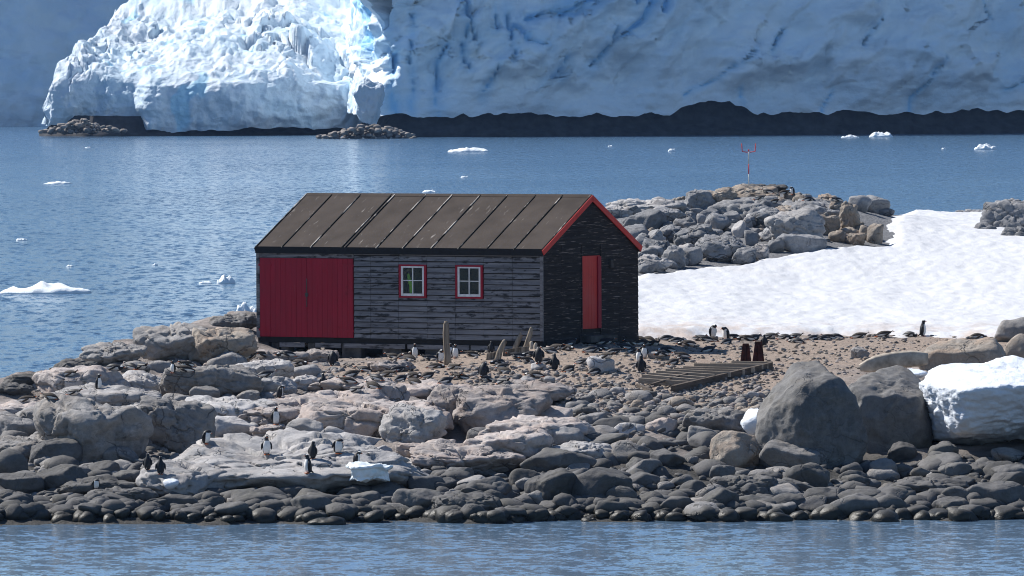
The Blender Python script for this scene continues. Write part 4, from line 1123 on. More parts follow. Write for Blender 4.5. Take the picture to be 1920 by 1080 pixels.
# double doors: two leaves of vertical boards
mid = (D0 + D1) / 2 + 0.03
for a, b in ((D0, mid - 0.006), (mid + 0.006, D1)):
    leaf = part('door', box_me(a, b, -0.04, -0.003, DZ0, DZ1), M_red)
    nbd = 9; wd = (b - a) / nbd
    for k in range(nbd):
        add('door_board', box_me(a + k * wd + 0.003, a + (k + 1) * wd - 0.003, -0.056 - rb.uniform(0, .004), -0.0395, DZ0 + .004, DZ1 - .004), M_red, leaf)
    for zz in (DZ0 + 0.22, DZ1 - 0.22):
        hx = a + 0.02 if a == D0 else b - 0.02
        sgn = 1 if a == D0 else -1
        add('hinge', box_me(min(hx - sgn * .06, hx + sgn * .42), max(hx - sgn * .06, hx + sgn * .42), -0.072, -0.0605, zz - .035, zz + .035), M_red, leaf)
lk = part('door_latch', box_me(mid - 0.05, mid + 0.05, -0.085, -0.061, DZ0 + 1.28, DZ0 + 1.40), M_base)
part('door_latch', box_me(mid - 0.012, mid + 0.012, -0.075, -0.062, DZ0 + 0.95, DZ0 + 1.85), M_base)
# windows
for w in (W1, W2):
    x0, x1 = w
    fr = 0.075
    win = part('window', box_me(x0, x1, -0.062, -0.004, WZ0, WZ0 + 0.05), M_red)
    add('frame', box_me(x0, x0 + fr, -0.06, -0.004, WZ0 + .052, WZ1), M_red, win)
    add('frame', box_me(x1 - fr, x1, -0.06, -0.004, WZ0 + .052, WZ1), M_red, win)
    add('frame', box_me(x0 + fr + .001, x1 - fr - .001, -0.06, -0.004, WZ1 - 0.05, WZ1), M_red, win)
    a, b = x0 + fr + 0.004, x1 - fr - 0.004; z0, z1 = WZ0 + 0.055, WZ1 - 0.055; sw = 0.065
    add('sash', box_me(a, a + sw, -0.052, 0.0, z0, z1), M_white, win); add('sash', box_me(b - sw, b, -0.052, 0.0, z0, z1), M_white, win)
    add('sash', box_me(a + sw + .001, b - sw - .001, -0.052, 0.0, z1 - sw * .7, z1), M_white, win); add('sash', box_me(a + sw + .001, b - sw - .001, -0.054, 0.0, z0, z0 + sw * 1.2), M_white, win)
    mx_ = (a + b) / 2; mz = (z0 + z1) / 2 + 0.02
    add('glazing_bar', box_me(mx_ - 0.016, mx_ + 0.016, -0.048, -0.004, z0 + sw * 1.2 + .001, z1 - sw * .7 - .001), M_white, win)
    add('glazing_bar', box_me(a + sw + .001, mx_ - 0.017, -0.046, -0.004, mz - 0.013, mz + 0.013), M_white, win)
    add('glazing_bar', box_me(mx_ + 0.017, b - sw - .001, -0.046, -0.004, mz - 0.013, mz + 0.013), M_white, win)
    for (p0, p1) in ((a + sw, mx_), (mx_, b - sw)):
        for (q0, q1) in ((z0 + sw, mz), (mz, z1 - sw * .7)):
            m = bpy.data.meshes.new('pane'); m.from_pydata([(p0, -0.02, q0), (p1, -0.02, q0), (p1, -0.02, q1), (p0, -0.02, q1)], [], [(0, 1, 2, 3)])
            add('pane', m, M_glass, win)
# gable boards
def zroof(y): return ZE + (ZR - ZE) * (1 - abs(y - WW / 2) / (WW / 2))
def gclap(y0, y1, z0, z1):
    # clip to the roof line, roof is symmetric and convex: build polygon
    pts_ = [(y0, z0), (y1, z0)]
    def edge(z):
        t = (z - ZE) / (ZR - ZE); return (WW / 2) * t, WW - (WW / 2) * t
    lo0, hi0 = edge(z0) if z0 > ZE else (0, WW); lo1, hi1 = edge(z1) if z1 > ZE else (0, WW)
    a0, b0, a1, b1 = max(y0, lo0), min(y1, hi0), max(y0, lo1), min(y1, hi1)
    if b0 - a0 < 0.02: return
    if b1 < a1: a1 = b1 = (a1 + b1) / 2
    v = [(0.034, a0, z0), (0.034, b0, z0), (0.014, b1, z1), (0.014, a1, z1)]
    v += [(0.002, q[1], q[2]) for q in v]
    m = bpy.data.meshes.new('plank'); m.from_pydata(v, [], [(0, 1, 2, 3), (7, 6, 5, 4), (0, 4, 5, 1), (1, 5, 6, 2), (2, 6, 7, 3), (3, 7, 4, 0)])
    part('plank', m, M_tar)
nrow = int((ZR - 0.12) / BH)
gse = [0.03, ly(1052), G0 - 0.04, G1 + 0.04, ly(1160), WW - 0.01]
for i in range(nrow):
    z0, z1 = i * BH + 0.003, (i + 1) * BH + 0.012
    if z0 > GZ1 + 0.35:
        for a, b in ((0.03, WW / 2 - .004), (WW / 2 + .004, WW - .01)): gclap(a, b, z0, z1)
    else:
        for a, b in ((gse[0], gse[1]), (gse[1], gse[2]), (gse[3], gse[4]), (gse[4], gse[5])): gclap(a + .004, b - .004, z0, z1)
        if z0 > GZ1: gclap(gse[2] + .02, gse[3] - .02, z0, z1)
        elif z1 < GZ0: gclap(gse[2] + .02, gse[3] - .02, z0, z1)
for yy in (G0 - 0.03, G1 + 0.03): part('door_frame', box_me(0.003, 0.05, yy - 0.025, yy + 0.025, GZ0 - 0.1, GZ1 + 0.30), M_tar)
dl = part('door', box_me(0.001, 0.024, G0, G1, GZ0, GZ1), M_red2)
for k in range(5):
    w_ = (G1 - G0 - 0.2) / 5
    add('door_board', box_me(0.0235, 0.034 + rb.uniform(0, .004), G0 + k * w_ + .004, G0 + (k + 1) * w_ - .004, GZ0 + .004, GZ1 - .004), M_red2, dl)
add('door_edge_board', box_me(0.0235, 0.075, G1 - 0.19, G1 - .004, GZ0 + .004, GZ1 - .03), M_red, dl)
part('door_step', box_me(0.04, 0.45, G0 - 0.15, G1 + 0.35, -0.10, 0.10), M_base)
part('wall_lamp', box_me(0.036, 0.13, ly(1140), ly(1146), lz(502, 0, 3.8), lz(487, 0, 3.8), bevel=.02), M_base)
# roof
OV, GO = 0.06, 0.03
nrm = Vector((0, -math.sin(pitch_a), math.cos(pitch_a))); sl = Vector((0, math.cos(pitch_a), math.sin(pitch_a)))
ridge = Vector((0, WW / 2, ZR)); Ls = (WW / 2) / math.cos(pitch_a) + OV
rs = [lx(480), lx(531), lx(585), lx(643), lx(708), lx(758), lx(811), lx(862), lx(915), lx(966), 0.07]
rs[0] = XL - GO
for side in (1, -1):
    def q(x, t, h):  # t distance down from ridge
        v = ridge - sl * t + nrm * h
        if side < 0: v = Vector((0, WW - v.y, v.z))
        return Vector((x, v.y, v.z))
    up_n = nrm if side > 0 else Vector((0, -nrm.y, nrm.z))
    part('roof_deck', prism([q(rs[0], 0.0, 0), q(rs[-1], 0.0, 0), q(rs[-1], Ls, 0), q(rs[0], Ls, 0)], up_n * 0.05), M_dark)
    for a, b in zip(rs[:-1], rs[1:]):
        part('felt_panel', prism([q(a + .004, 0.0, .052), q(b - .004, 0.0, .052), q(b - .004, Ls + .01, .052), q(a + .004, Ls + .01, .052)], up_n * (0.012 + rb.uniform(0, .005))), M_felt)
    for x in rs[:-1] + [rs[3] + 0.13, rs[-1] - 0.02]:
        part('batten', prism([q(x - .018, -0.005, .066), q(x + .018, -0.005, .066), q(x + .018, Ls + .015, .066), q(x - .018, Ls + .015, .066)], up_n * 0.028), M_batten)
    e0 = q(0, Ls, 0)
    yy0, yy1 = (e0.y - 0.045, e0.y - 0.005) if side > 0 else (e0.y + 0.005, e0.y + 0.045)
    part('fascia', box_me(rs[0] - .01, rs[-1] + .004, yy0, yy1, e0.z - 0.13, e0.z + 0.085), M_fascia)
    for xx in (rs[-1] + .002, rs[0] - .036):
        part('barge_board', prism([q(xx, -0.02, -0.10), q(xx, -0.02, 0.075), q(xx, Ls + 0.05, 0.075), q(xx, Ls + 0.05, -0.10)], Vector((0.034, 0, 0))), M_red2 if xx > -1 else M_fascia)
part('ridge_cap', prism([(rs[0], WW / 2 - .12, ZR + 0.02), (rs[0], WW / 2, ZR + 0.105), (rs[0], WW / 2 + .12, ZR + 0.02)], Vector((rs[-1] - rs[0], 0, 0))), M_felt)
# base: sill beam, skirting planks, piers
part('sill_beam', box_me(XL, 0.02, -0.02, 0.18, -0.16, -0.004), M_dark)
part('sill_beam', box_me(-0.16, 0.03, 0.19, WW, -0.18, -0.004), M_dark)
for a, b in ((lx(525), lx(572)), (lx(592), lx(640)), (lx(645), lx(760)), (lx(765), lx(880)), (lx(884), lx(1000))):
    part('skirting_plank', box_me(a, b, -0.05, -0.022, -0.31, -0.165), M_plank)
for a, b in ((478, 503), (508, 522), (526, 540), (576, 590), (640, 676), (716, 752), (796, 826), (860, 896), (940, 975), (1000, 1017)):
    part('pier', box_me(lx(a), lx(b), 0.0, 0.35, -1.1, -0.165, bevel=.02), M_base)
for k in range(5):
    xx = XL + 0.3 + k * 2.3
    part('pier', box_me(xx, xx + 0.9, WW - 0.5, WW - 0.1, -1.2, -0.06, bevel=.02), M_base)
    part('pier', box_me(xx + 0.3, xx + 1.5, WW / 2, WW / 2 + 0.3, -1.2, -0.06, bevel=.02), M_base)
for k in range(4): part('pier', box_me(-0.42, -0.02, 0.45 + k * 1.4, 1.55 + k * 1.4, -0.9, -0.19, bevel=.02), M_base)
# lime green thing hanging behind the first window and a pale board
Mh = Matrix.Translation(O) @ Matrix.Rotation(-YAW, 4, 'Z')
gm = tube_me([(lx(760), 0.16, lz(513, lx(768))), (lx(762), 0.16, lz(524, lx(768))), (lx(766), 0.16, lz(535, lx(768))), (lx(767), 0.16, lz(552, lx(768)))], [0.04, 0.07, 0.085, 0.09], 8, 0.4)
go_ = add('hanging_cloth', gm, M_green); go_.matrix_world = Mh
tag(go_, 'lime green cloth hanging inside behind the window nearer the red doors', 'cloth')
gm = tube_me([(lx(746), 0.22, lz(514, lx(768))), (lx(766), 0.22, lz(502, lx(768)))], [0.035, 0.035], 6, 0.5)
go_ = add('leaning_stick', gm, M_post); go_.matrix_world = Mh
tag(go_, 'pale slanted stick inside the upper corner of the window nearer the red doors', 'stick')

# ------------------------------------------------------------------ surfaces to stand things on
bvh_add(np.column_stack([XY, HZ]), np.vstack([grid_faces(len(gx), len(gy))[:, [0, 1, 2]], grid_faces(len(gx), len(gy))[:, [0, 2, 3]]]))
smv = np.empty(len(snow.data.vertices) * 3, np.float32); snow.data.vertices.foreach_get('co', smv)
sf = np.array([p.vertices[:] for p in snow.data.polygons])
bvh_add(smv.reshape(-1, 3), np.vstack([sf[:, [0, 1, 2]], sf[:, [0, 2, 3]]]))
BVH = BVHTree.FromPolygons(np.vstack(BVH_V).tolist(), np.vstack(BVH_F).tolist())
CAMP = Vector((0, 0, CAM_H))
def surf(px, row):
    h = BVH.ray_cast(CAMP, ray(px, row))
    return h[0] if h[0] is not None else P(px, row, 250)

# ice chunk
ic = surf(692, 902)
n_, f_ = ico(5)
zz = n_[:, 2]
rad_xy = np.hypot(n_[:, 0], n_[:, 1]) + 1e-6
rr = np.minimum(1, rad_xy * 1.7) ** 0.6
hz = np.sign(zz) * np.abs(zz) ** 0.6
prof_ = 1.0 - 0.16 * sstep(0.62, 0.45, hz) + 0.05 * sstep(-0.3, -0.9, hz)
v = np.column_stack([n_[:, 0] / rad_xy * rr * 0.60 * prof_, n_[:, 1] / rad_xy * rr * 0.45 * prof_, 0.22 * hz])
v = v + n_ * (0.09 * fbm(v * 2.6 + 4, 4) + 0.03 * fbm(v * 9, 3))[:, None]
v[:, 2] += 0.05 * fbm(np.column_stack([v[:, 0] * 3, v[:, 1] * 3, 0 * zz]), 2) * (hz > 0.3)
io = add('ice_chunk', np_mesh('ice_chunk', v, f_), M_ice); io.location = P(692, 887, ic.y - 0.3)
tag(io, 'table-shaped pale blue ice chunk stranded on rocks by the water', 'ice')
pm = lump_mass('snow_patch', 322, 908, 30, 20, surf(322, 910).y - 0.1, 0.25, M_bank, 'tiny bright snow patch on the rock near the waterline at left', 'snow patch', 33, 's', 3, 0.02, 4)

# ------------------------------------------------------------------ timbers, winch plates, grating, beacon
def leaning(name, p0, p1, w, label, cat, mat, seed, taper=0.75, flat=0.6):
    a = surf(*p0); d = a.y; b = P(p1[0], p1[1], d + 0.1)
    a = a - Vector((0, 0, 0.1)); r = w / 2 * d / FPX
    pts_ = [a.lerp(b, t) + Vector((0.02 * math.sin(seed + t * 5), 0, 0)) for t in (0, .25, .5, .75, .93, 1.0)]
    me = tube_me([p - a for p in pts_], [r, r * .97, r * .93, r * .88, r * taper, r * taper * .55], 8, flat, wob=0.10, seed=seed)
    o = add(name, me, mat); o.location = a
    return tag(o, label, cat)
leaning('timber_post', (838, 684), (837, 602), 14, 'tall weathered upright timber post in front of the hut windows', 'post', M_post, 1)
leaning('timber_post', (930, 676), (947, 637), 12, 'short leaning timber stump between the tall post and the paired leaning timbers', 'post', M_post, 2)
leaning('timber_post', (963, 656), (982, 615), 11, 'left one of two paired leaning timbers near the hut corner', 'post', M_post, 3, 0.6)
leaning('timber_post', (985, 655), (996, 613), 10, 'right one of two paired leaning timbers near the hut corner', 'post', M_post, 4, 0.6)
def plank_thing(name, p0, p1, h, th, mat, label, cat, lift=0.0):
    a = surf(*p0); b = surf(*p1); b = Vector((b.x, (a.y + b.y) / 2, b.z)); a = Vector((a.x, b.y - 0.1, a.z))
    hh = h * a.y / FPX; t = (b - a); n = t.cross(Vector((0, 0, 1))).normalized() * th
    me = prism([Vector((0, 0, -0.05 + lift)), t + Vector((0, 0, -0.05 + lift)), t * 0.98 + Vector((0, 0, hh + lift)), t * 0.03 + Vector((0, 0, hh * 0.8 + lift))], n)
    o = add(name, me, mat); o.location = a
    return tag(o, label, cat)
plank_thing('wreck_plank', (911, 674), (938, 672), 14, 0.06, M_post, 'squat pale timber plank at the foot of the short leaning stump', 'plank')
plank_thing('wreck_plank', (942, 668), (992, 662), 14, 0.06, M_post, 'long low timber plank under the paired leaning timbers', 'plank')
leaning('bone_shard', (994, 655), (998, 640), 9, 'left one of two pale broken slabs beside the paired leaning timbers', 'debris', M_bone, 6, 0.7)
leaning('bone_shard', (1002, 655), (1006, 643), 8, 'right one of two pale broken slabs beside the paired leaning timbers', 'debris', M_bone, 7, 0.7)

# rusted winch plates
def rust_plate(px, top, foot, w0, w1, label, seed):
    a = surf(px, foot); sc = a.y / FPX; h = (foot - top) * sc
    pts_ = [Vector((-w0 / 2 * sc, 0, -.05)), Vector((w0 / 2 * sc, 0, -.05)), Vector((w1 / 2 * sc + .03, 0, h * .9)), Vector((w1 / 2 * sc, 0, h)), Vector((-w1 / 2 * sc, 0, h))]
    root = empty('rusted_winch_frame', a, rad(14 * (1 if seed else -1)))
    add('side_plate', prism(pts_, Vector((0, 0.03, 0))), M_rust, root)
    add('rib', box_me(-0.02, 0.02, -0.06, -0.001, 0.0, h * .85), M_rust, root)
    add('foot_flange', box_me(-w0 / 2 * sc * 1.05, w0 / 2 * sc * 1.05, -0.09, -0.062, -.05, .04), M_rust, root)
    add('back_brace', prism([Vector((-.02, 0.031, h * .8)), Vector((.02, 0.031, h * .8)), Vector((.02, 0.5, 0)), Vector((-.02, 0.5, 0))], Vector((0, 0.03, 0.03))), M_rust, root)
    return tag(root, label, 'winch frame')
rust_plate(1398, 644, 687, 24, 11, 'left one of two rust-red tapered iron plates standing by the grating', 0)
rust_plate(1422, 640, 687, 26, 12, 'right one of two rust-red tapered iron plates standing by the grating', 1)

# wooden grating
ga = surf(1262, 738); gb = surf(1446, 694); gc = surf(1196, 724); gd = surf(1425, 684)
gr = empty('wooden_grating', ga)
tag(gr, 'old collapsed wooden slipway grating of long slats lying on the gravel', 'grating')
def bar(name, p0, p1, w, h, mat, lift):
    t = (p1 - p0); ang = math.atan2(t.y, t.x); el = math.atan2(t.z, math.hypot(t.x, t.y))
    o = add(name, box_me(0, t.length, -w / 2, w / 2, 0, h), mat, gr)
    o.location = p0 - ga + Vector((0, 0, lift)); o.rotation_euler = (0, -el, ang)
    return o
bar('side_beam', ga, gb, 0.12, 0.24, M_beam, 0.0)
rg = random.Random(3)
rows_ = [(1198, 722, 1290, 728), (1205, 716, 1305, 725), (1216, 712, 1322, 720), (1232, 709, 1340, 716), (1248, 706, 1370, 712), (1262, 702, 1396, 706), (1280, 699, 1415, 702), (1300, 696, 1430, 698), (1330, 693, 1440, 695), (1370, 690, 1444, 691)]
for x0, y0, x1, y1 in rows_:
    bar('slat', surf(x0, y0), surf(x1, y1), 0.15, 0.15, M_slat, 0.07 + rg.uniform(-.02, .03))
bar('cross_bar', surf(1222, 733), surf(1290, 712), 0.08, 0.06, M_beam, 0.16)
bar('end_beam', surf(1196, 727), surf(1222, 738), 0.1, 0.12, M_beam, 0.0)

# pale curved slab by the snow strip
pts_ = []
for i in range(9):
    t = i / 8; q = P(1612 + 128 * t, 690 - 16 * math.sin(t * 1.9) - 2 * t, 236.0)
    pts_.append(q)
me = tube_me([p - pts_[0] for p in pts_], [.10, .20, .24, .26, .26, .26, .25, .23, .16], 8, 0.35, wob=.06)
o = add('curved_slab', me, M_paleslab); o.location = pts_[0]
tag(o, 'long pale curved slab lying behind the huge boulder beside the slanted tan rock', 'slab')

# beacon
bb = surf(1404, 352); sc = bb.y / FPX
be = empty('beacon_mast', bb - Vector((0, 0, 0.1)))
tag(be, 'thin red and white beacon mast with a red fork on the knoll', 'beacon')
H_ = (352 - 284) * sc
for a, b, m in ((0, .42, M_pole_w), (.42, .68, M_pole_r), (.68, 1.0, M_pole_w)):
    add('pole', tube_me([(0, 0, a * (H_ + .1)), (0, 0, b * (H_ + .1) - .002)], [.02, .02], 8), m, be)
zt = H_ + .1
for sx in (-1, 1):
    add('fork_arm', tube_me([(0.042 * sx, 0, zt - .03), (12 * sc * sx, 0, zt), (13.2 * sc * sx, 0, zt + 15 * sc)], [.019, .019, .019], 6), M_pole_r, be)
add('fork_hub', tube_me([(0, 0, zt), (0, 0, zt + .08)], [.028, .028], 8), M_pole_r, be)

# ------------------------------------------------------------------ floating ice
def floe(px, row, w, h, label, seed, deep=None):
    d = CAM_H * FPX / (row + h * 0.35 - HROW); sc = d / FPX
    rx = w / 2 * sc; rz = h * sc * 0.62
    n, f = ico(4); r_ = np.random.RandomState(seed)
    ph = r_.uniform(0, 50)
    prof = 0.45 + 0.75 * np.clip(0.5 + fbm(np.column_stack([n[:, 0] * 2.2 + ph, n[:, 1] * 1.2, 0 * n[:, 0]]), 3), 0, 1.5)
    v = n * np.array([rx, deep or rx * 0.6, rz])
    v[:, 2] = np.where(v[:, 2] > 0, v[:, 2] * prof * 1.15, v[:, 2] * 0.4)
    v = v + n * (0.18 * rz * billow(v * (1.3 / max(rz, .05)) + seed, 3))[:, None]
    o = add('ice_floe', np_mesh('ice_floe', v, f), M_floe); q = P(px, row + h * .35, d); o.location = (q.x, q.y, 0.0)
    return tag(o, label, 'floating ice', 'ice floating on the bay')
FL = [(85, 538, 172, 22, 'long low jagged ice floe at the left edge of the bay'), (108, 339, 54, 6, 'thin flat ice floe in the upper left of the bay'),
      (424, 523, 34, 18, 'small pointed ice lump left of the hut roof'), (386, 527, 26, 5, 'tiny flat ice bit just left of the small pointed ice lump'),
      (462, 584, 44, 40, 'rounded pale blue ice lump partly hidden behind the hut end'), (878, 281, 76, 11, 'long white floe on the water below the glacier above the roof'),
      (1848, 280, 42, 13, 'small white ice mound on the bay at the far right'), (1260, 283, 14, 7, 'tiny ice bit left of the beacon on the bay'),
      (1652, 256, 44, 12, 'bluish ice lump close under the dark rock shelf at right'), (1594, 259, 34, 6, 'low bluish ice sliver close under the dark rock shelf'),
      (805, 358, 26, 6, 'ice bit just peeking above the roof ridge'), (871, 331, 14, 4, 'very small ice bit on the bay above the roof'),
      (41, 445, 22, 5, 'small ice bit above the long jagged floe at left'), (131, 495, 14, 4, 'tiny ice bit between the flat floe and the long jagged floe'),
      (291, 493, 10, 4, 'tiny lone ice speck mid bay left of the hut'), (205, 248, 18, 6, 'small white ice lump at the foot of the white glacier tongue'),
      (1145, 275, 10, 4, 'speck of ice on the bay right of the long white floe'), (1770, 282, 9, 4, 'speck of ice left of the small white mound at far right'), (165, 273, 12, 3, 'flat ice speck below the low dark rock strip')]
for i, (x, y, w, h, lb) in enumerate(FL):
    floe(x, y, w, h, lb, i + 3, deep=None if w < 100 else 1.6)

# far rock piles at the glacier foot and the lit ice pinnacle
def pile(x0, x1, rbase, rtop, n, depth, label, seed):
    rp = random.Random(seed); V, F = [], []; nb = 0; cx = (x0 + x1) / 2
    for k in range(n):
        x = rp.triangular(x0, x1, cx * 0.8 + x0 * 0.2); hmax = (rbase - rtop) * (1 - abs(x - cx) / (x1 - x0) * 1.9)
        r = rp.uniform(4, 13) * depth / FPX / 2
        v, f = rock_shape('a', 2, seed * 50 + k, (r * 1.3, r * 1.6, r * 0.8))
        q = P(x, rbase - max(0, hmax) * rp.random() - 1, depth + rp.uniform(-3, 4))
        V.append(v + np.array(q)); F.append(f + nb); nb += len(v)
    q0 = P(cx, rbase, depth); v = np.vstack(V) - np.array(q0)
    o = add('rock_pile', np_mesh('rock_pile', v, np.vstack(F)), M_farlit); o.location = q0
    tag(o, label, 'rock pile', kind='stuff')
pile(590, 800, 261, 232, 190, 1480, 'sunlit rubble spit at the waterline below the ice pinnacle', 3)
pile(72, 235, 249, 224, 130, 1545, 'sunlit rubble at the waterline under the left end of the white glacier tongue', 5)
for (x, y, w, h, sd_) in ((694, 190, 46, 82, 8),):
    dep = 1490; sc = dep / FPX
    v, f = rock_shape('o', 5, sd_, (w / 2 * sc, 2.0, h / 2 * sc))
    n = v / np.linalg.norm(v, axis=1)[:, None]; v = v + n * (0.9 * billow(v * 0.35 + 2, 4))[:, None]
    me = np_mesh('ice_pinnacle', v, f); set_attr(me, 'crev', np.zeros(len(v)))
    o = add('ice_pinnacle', me, M_gl_lit); o.location = P(x, y, dep)
    tag(o, 'bright knobbly ice pillar standing at the left foot of the blue glacier cliff', 'ice pillar')

# ------------------------------------------------------------------ penguins
def loft(rings, sides=14):
    """rings: (cx, cy, cz, rx, ry, tilt) ; returns verts, faces"""
    v = []; f = []
    for cx, cy, cz, rx, ry, tl in rings:
        for k in range(sides):
            a = 2 * math.pi * k / sides
            x, y = math.cos(a) * rx, math.sin(a) * ry
            v.append((cx + x, cy + y * math.cos(tl), cz + y * math.sin(tl)))
    for i in range(len(rings) - 1):
        for k in range(sides):
            f.append((i * sides + k, i * sides + (k + 1) % sides, (i + 1) * sides + (k + 1) % sides, (i + 1) * sides + k))
    f.append(tuple(range(sides))[::-1]); f.append(tuple((len(rings) - 1) * sides + k for k in range(sides)))
    return v, f
# front of the bird is -y
POSE = {
 'stand': [(0, .03, .015, .03, .03, 0), (0, .03, .035, .075, .07, 0), (0, .02, .09, .100, .095, 0), (0, .01, .17, .112, .105, 0), (0, .005, .25, .110, .098, 0), (0, .005, .32, .095, .082, 0), (0, .005, .375, .070, .064, 0), (0, .0, .41, .050, .052, 0), (0, -.012, .44, .046, .055, .1), (0, -.02, .468, .046, .058, .1), (0, -.022, .492, .038, .05, .1), (0, -.022, .508, .018, .025, 0)],
 'bow':   [(0, .03, .015, .03, .03, 0), (0, .03, .035, .075, .07, 0), (0, .02, .09, .102, .098, 0), (0, .012, .17, .114, .11, 0), (0, .005, .25, .112, .105, .1), (0, -.01, .315, .098, .092, .35), (0, -.04, .36, .072, .07, .7), (0, -.075, .385, .052, .052, .9), (0, -.105, .385, .047, .05, 1.2), (0, -.13, .375, .043, .047, 1.5), (0, -.15, .362, .02, .025, 1.7)],
 'preen': [(0, .03, .015, .03, .03, 0), (0, .03, .035, .08, .075, 0), (0, .02, .09, .108, .105, 0), (0, .01, .16, .118, .115, 0), (0, .005, .23, .115, .11, 0), (0, .0, .285, .10, .098, .1), (0, -.01, .325, .08, .08, .3), (.02, -.04, .345, .058, .056, .7), (.045, -.075, .335, .046, .048, 1.2), (.06, -.10, .315, .04, .044, 1.6), (.065, -.115, .295, .018, .022, 2)],
 'lie':   [(0, .27, .05, .012, .008, -1.4), (0, .24, .055, .04, .03, -1.45), (0, .17, .075, .085, .065, -1.5), (0, .08, .095, .110, .088, -1.55), (0, -.02, .100, .112, .094, -1.57), (0, -.11, .105, .098, .086, -1.5), (0, -.18, .118, .074, .066, -1.2), (0, -.225, .142, .053, .052, -.9), (0, -.25, .168, .047, .05, -.8), (0, -.272, .185, .040, .045, -.9), (0, -.292, .192, .017, .02, -1.2)],
 'lieflat': [(0, .27, .05, .012, .008, -1.4), (0, .24, .052, .04, .03, -1.45), (0, .17, .07, .085, .062, -1.5), (0, .08, .088, .112, .084, -1.57), (0, -.02, .092, .114, .088, -1.57), (0, -.11, .088, .098, .078, -1.57), (0, -.18, .08, .072, .062, -1.57), (0, -.225, .075, .052, .05, -1.57), (0, -.26, .072, .046, .048, -1.57), (0, -.29, .068, .036, .038, -1.57), (0, -.308, .066, .015, .018, -1.57)],
}
BASES = {}
def penguin_meshes(pose, moult=False):
    key = (pose, moult)
    if key in BASES: return BASES[key]
    rings = POSE[pose]; v, f = loft(rings)
    me = bpy.data.meshes.new('penguin_body'); me.from_pydata(v, [], f)
    for m in (M_brown if moult else M_black, M_pwhite, M_beak): me.materials.append(m)
    bm = bmesh.new(); bm.from_mesh(me); bmesh.ops.recalc_face_normals(bm, faces=bm.faces); bm.to_mesh(me); bm.free()
    lie = pose.startswith('lie'); hr = rings[-4]
    for p in me.polygons:
        c = p.center; w = False
        if lie:
            # white belly and flanks below, black back
            if c.y > -.19 and c.y < .22 and (p.normal.z < 0.05): w = True
        else:
            top = {'stand': .375, 'bow': .33, 'preen': .30}[pose]
            if p.normal.y < -0.28 and .03 < c.z < top: w = True
        # white band over the eye
        if (Vector((c.x, c.y, c.z)) - Vector(rings[-3][:3])).length < .062 and abs(c.x - rings[-3][0]) > .012 and c.z > rings[-3][2] + .022: w = True
        p.material_index = 1 if w else 0
        p.use_smooth = True
    # beak
    h = Vector(rings[-3][:3]); h2 = Vector(rings[-1][:3])
    if pose == 'stand': d = Vector((0, -1, -0.05))
    elif pose == 'lie': d = Vector((0, -1, 0.05))
    elif pose == 'lieflat': d = Vector((0, -1, -.1))
    else: d = (h2 - h).normalized()
    st = h + d * .035
    bk = tube_me([st, st + d * .035, st + d * .07], [.014, .010, .003], 6); bk.materials.append(M_beak)
    # flippers
    fl = []
    for sx in (-1, 1):
        if lie: q = [(sx * .095, -.13, .11), (sx * .125, -.06, .075), (sx * .15, .02, .035), (sx * .155, .06, .02)]
        elif pose == 'preen': q = [(sx * .085, .01, .30), (sx * .125, .02, .24), (sx * .15, .03, .17), (sx * .155, .04, .13)]
        else: q = [(sx * .080, .01, .335), (sx * .118, .012, .27), (sx * .132, .015, .19), (sx * .136, .02, .13)]
        m = tube_me(q, [.022, .032, .026, .006], 6, 1.0); 
        m.materials.append(M_brown if moult else M_black); fl.append(m)
    ft = []
    for sx in (-1, 1):
        if lie: m = box_me(sx * .05 - .022, sx * .05 + .022, .20, .275, .005, .022, bevel=.006)
        else: m = box_me(sx * .045 - .025, sx * .045 + .025, -.085, .02, -.01, .016, bevel=.006)
        m.materials.append(M_beak); ft.append(m)
    tl = tube_me([(0, .10, .06), (0, .15, .02), (0, .17, .005)], [.03, .018, .004], 6) if not lie else tube_me([(0, .25, .045), (0, .31, .035)], [.022, .004], 6)
    tl.materials.append(M_black)
    BASES[key] = (me, bk, fl, ft, tl)
    return BASES[key]
_lie_join = {}
def lie_mesh(pose, moult=False):
    key = (pose, moult)
    if key in _lie_join: return _lie_join[key]
    me, bk, fl, ft, tl = penguin_meshes(pose, moult)
    bm = bmesh.new(); mats = [M_brown if moult else M_black, M_pwhite, M_beak]
    for m, mi in [(me, None), (bk, 2), (fl[0], 0), (fl[1], 0), (ft[0], 2), (ft[1], 2), (tl, 0)]:
        n0 = len(bm.faces); bm.from_mesh(m); bm.faces.ensure_lookup_table()
        if mi is not None:
            for q in bm.faces[n0:]: q.material_index = mi
    out = bpy.data.meshes.new('penguin'); bm.to_mesh(out); bm.free()
    for m in mats: out.materials.append(m)
    _lie_join[key] = out
    return out
rp = random.Random(21)
PENG = []
def penguin(px, row, pose, face, label, hpx=None, group=None, moult=False):
    """face: heading in degrees, 0 = towards the camera, 90 = towards the right of the photo"""
    q = surf(px, row); k = 1.0 * rp.uniform(.94, 1.05)
    if hpx: k = hpx * q.y / FPX / {'stand': .508, 'bow': .41, 'preen': .365, 'lie': .2, 'lieflat': .18}[pose]
    rz = rad(face)
    if pose.startswith('lie'):
        o = add('penguin', lie_mesh(pose, moult)); o.location = q - Vector((0, 0, .015)); o.rotation_euler = (0, 0, rz); o.scale = (k,) * 3
    else:
        me, bk, fl, ft, tl = penguin_meshes(pose, moult)
        o = empty('penguin', q - Vector((0, 0, .005)), rz); o.scale = (k,) * 3
        add('body', me, None, o); add('beak', bk, None, o)
        for m in fl: add('flipper', m, None, o)
        for m in ft: add('foot', m, None, o)
        add('tail', tl, None, o)
    tag(o, label, 'penguin', group)
    PENG.append(o); return o
GS = 'penguins standing on the rocks and gravel'
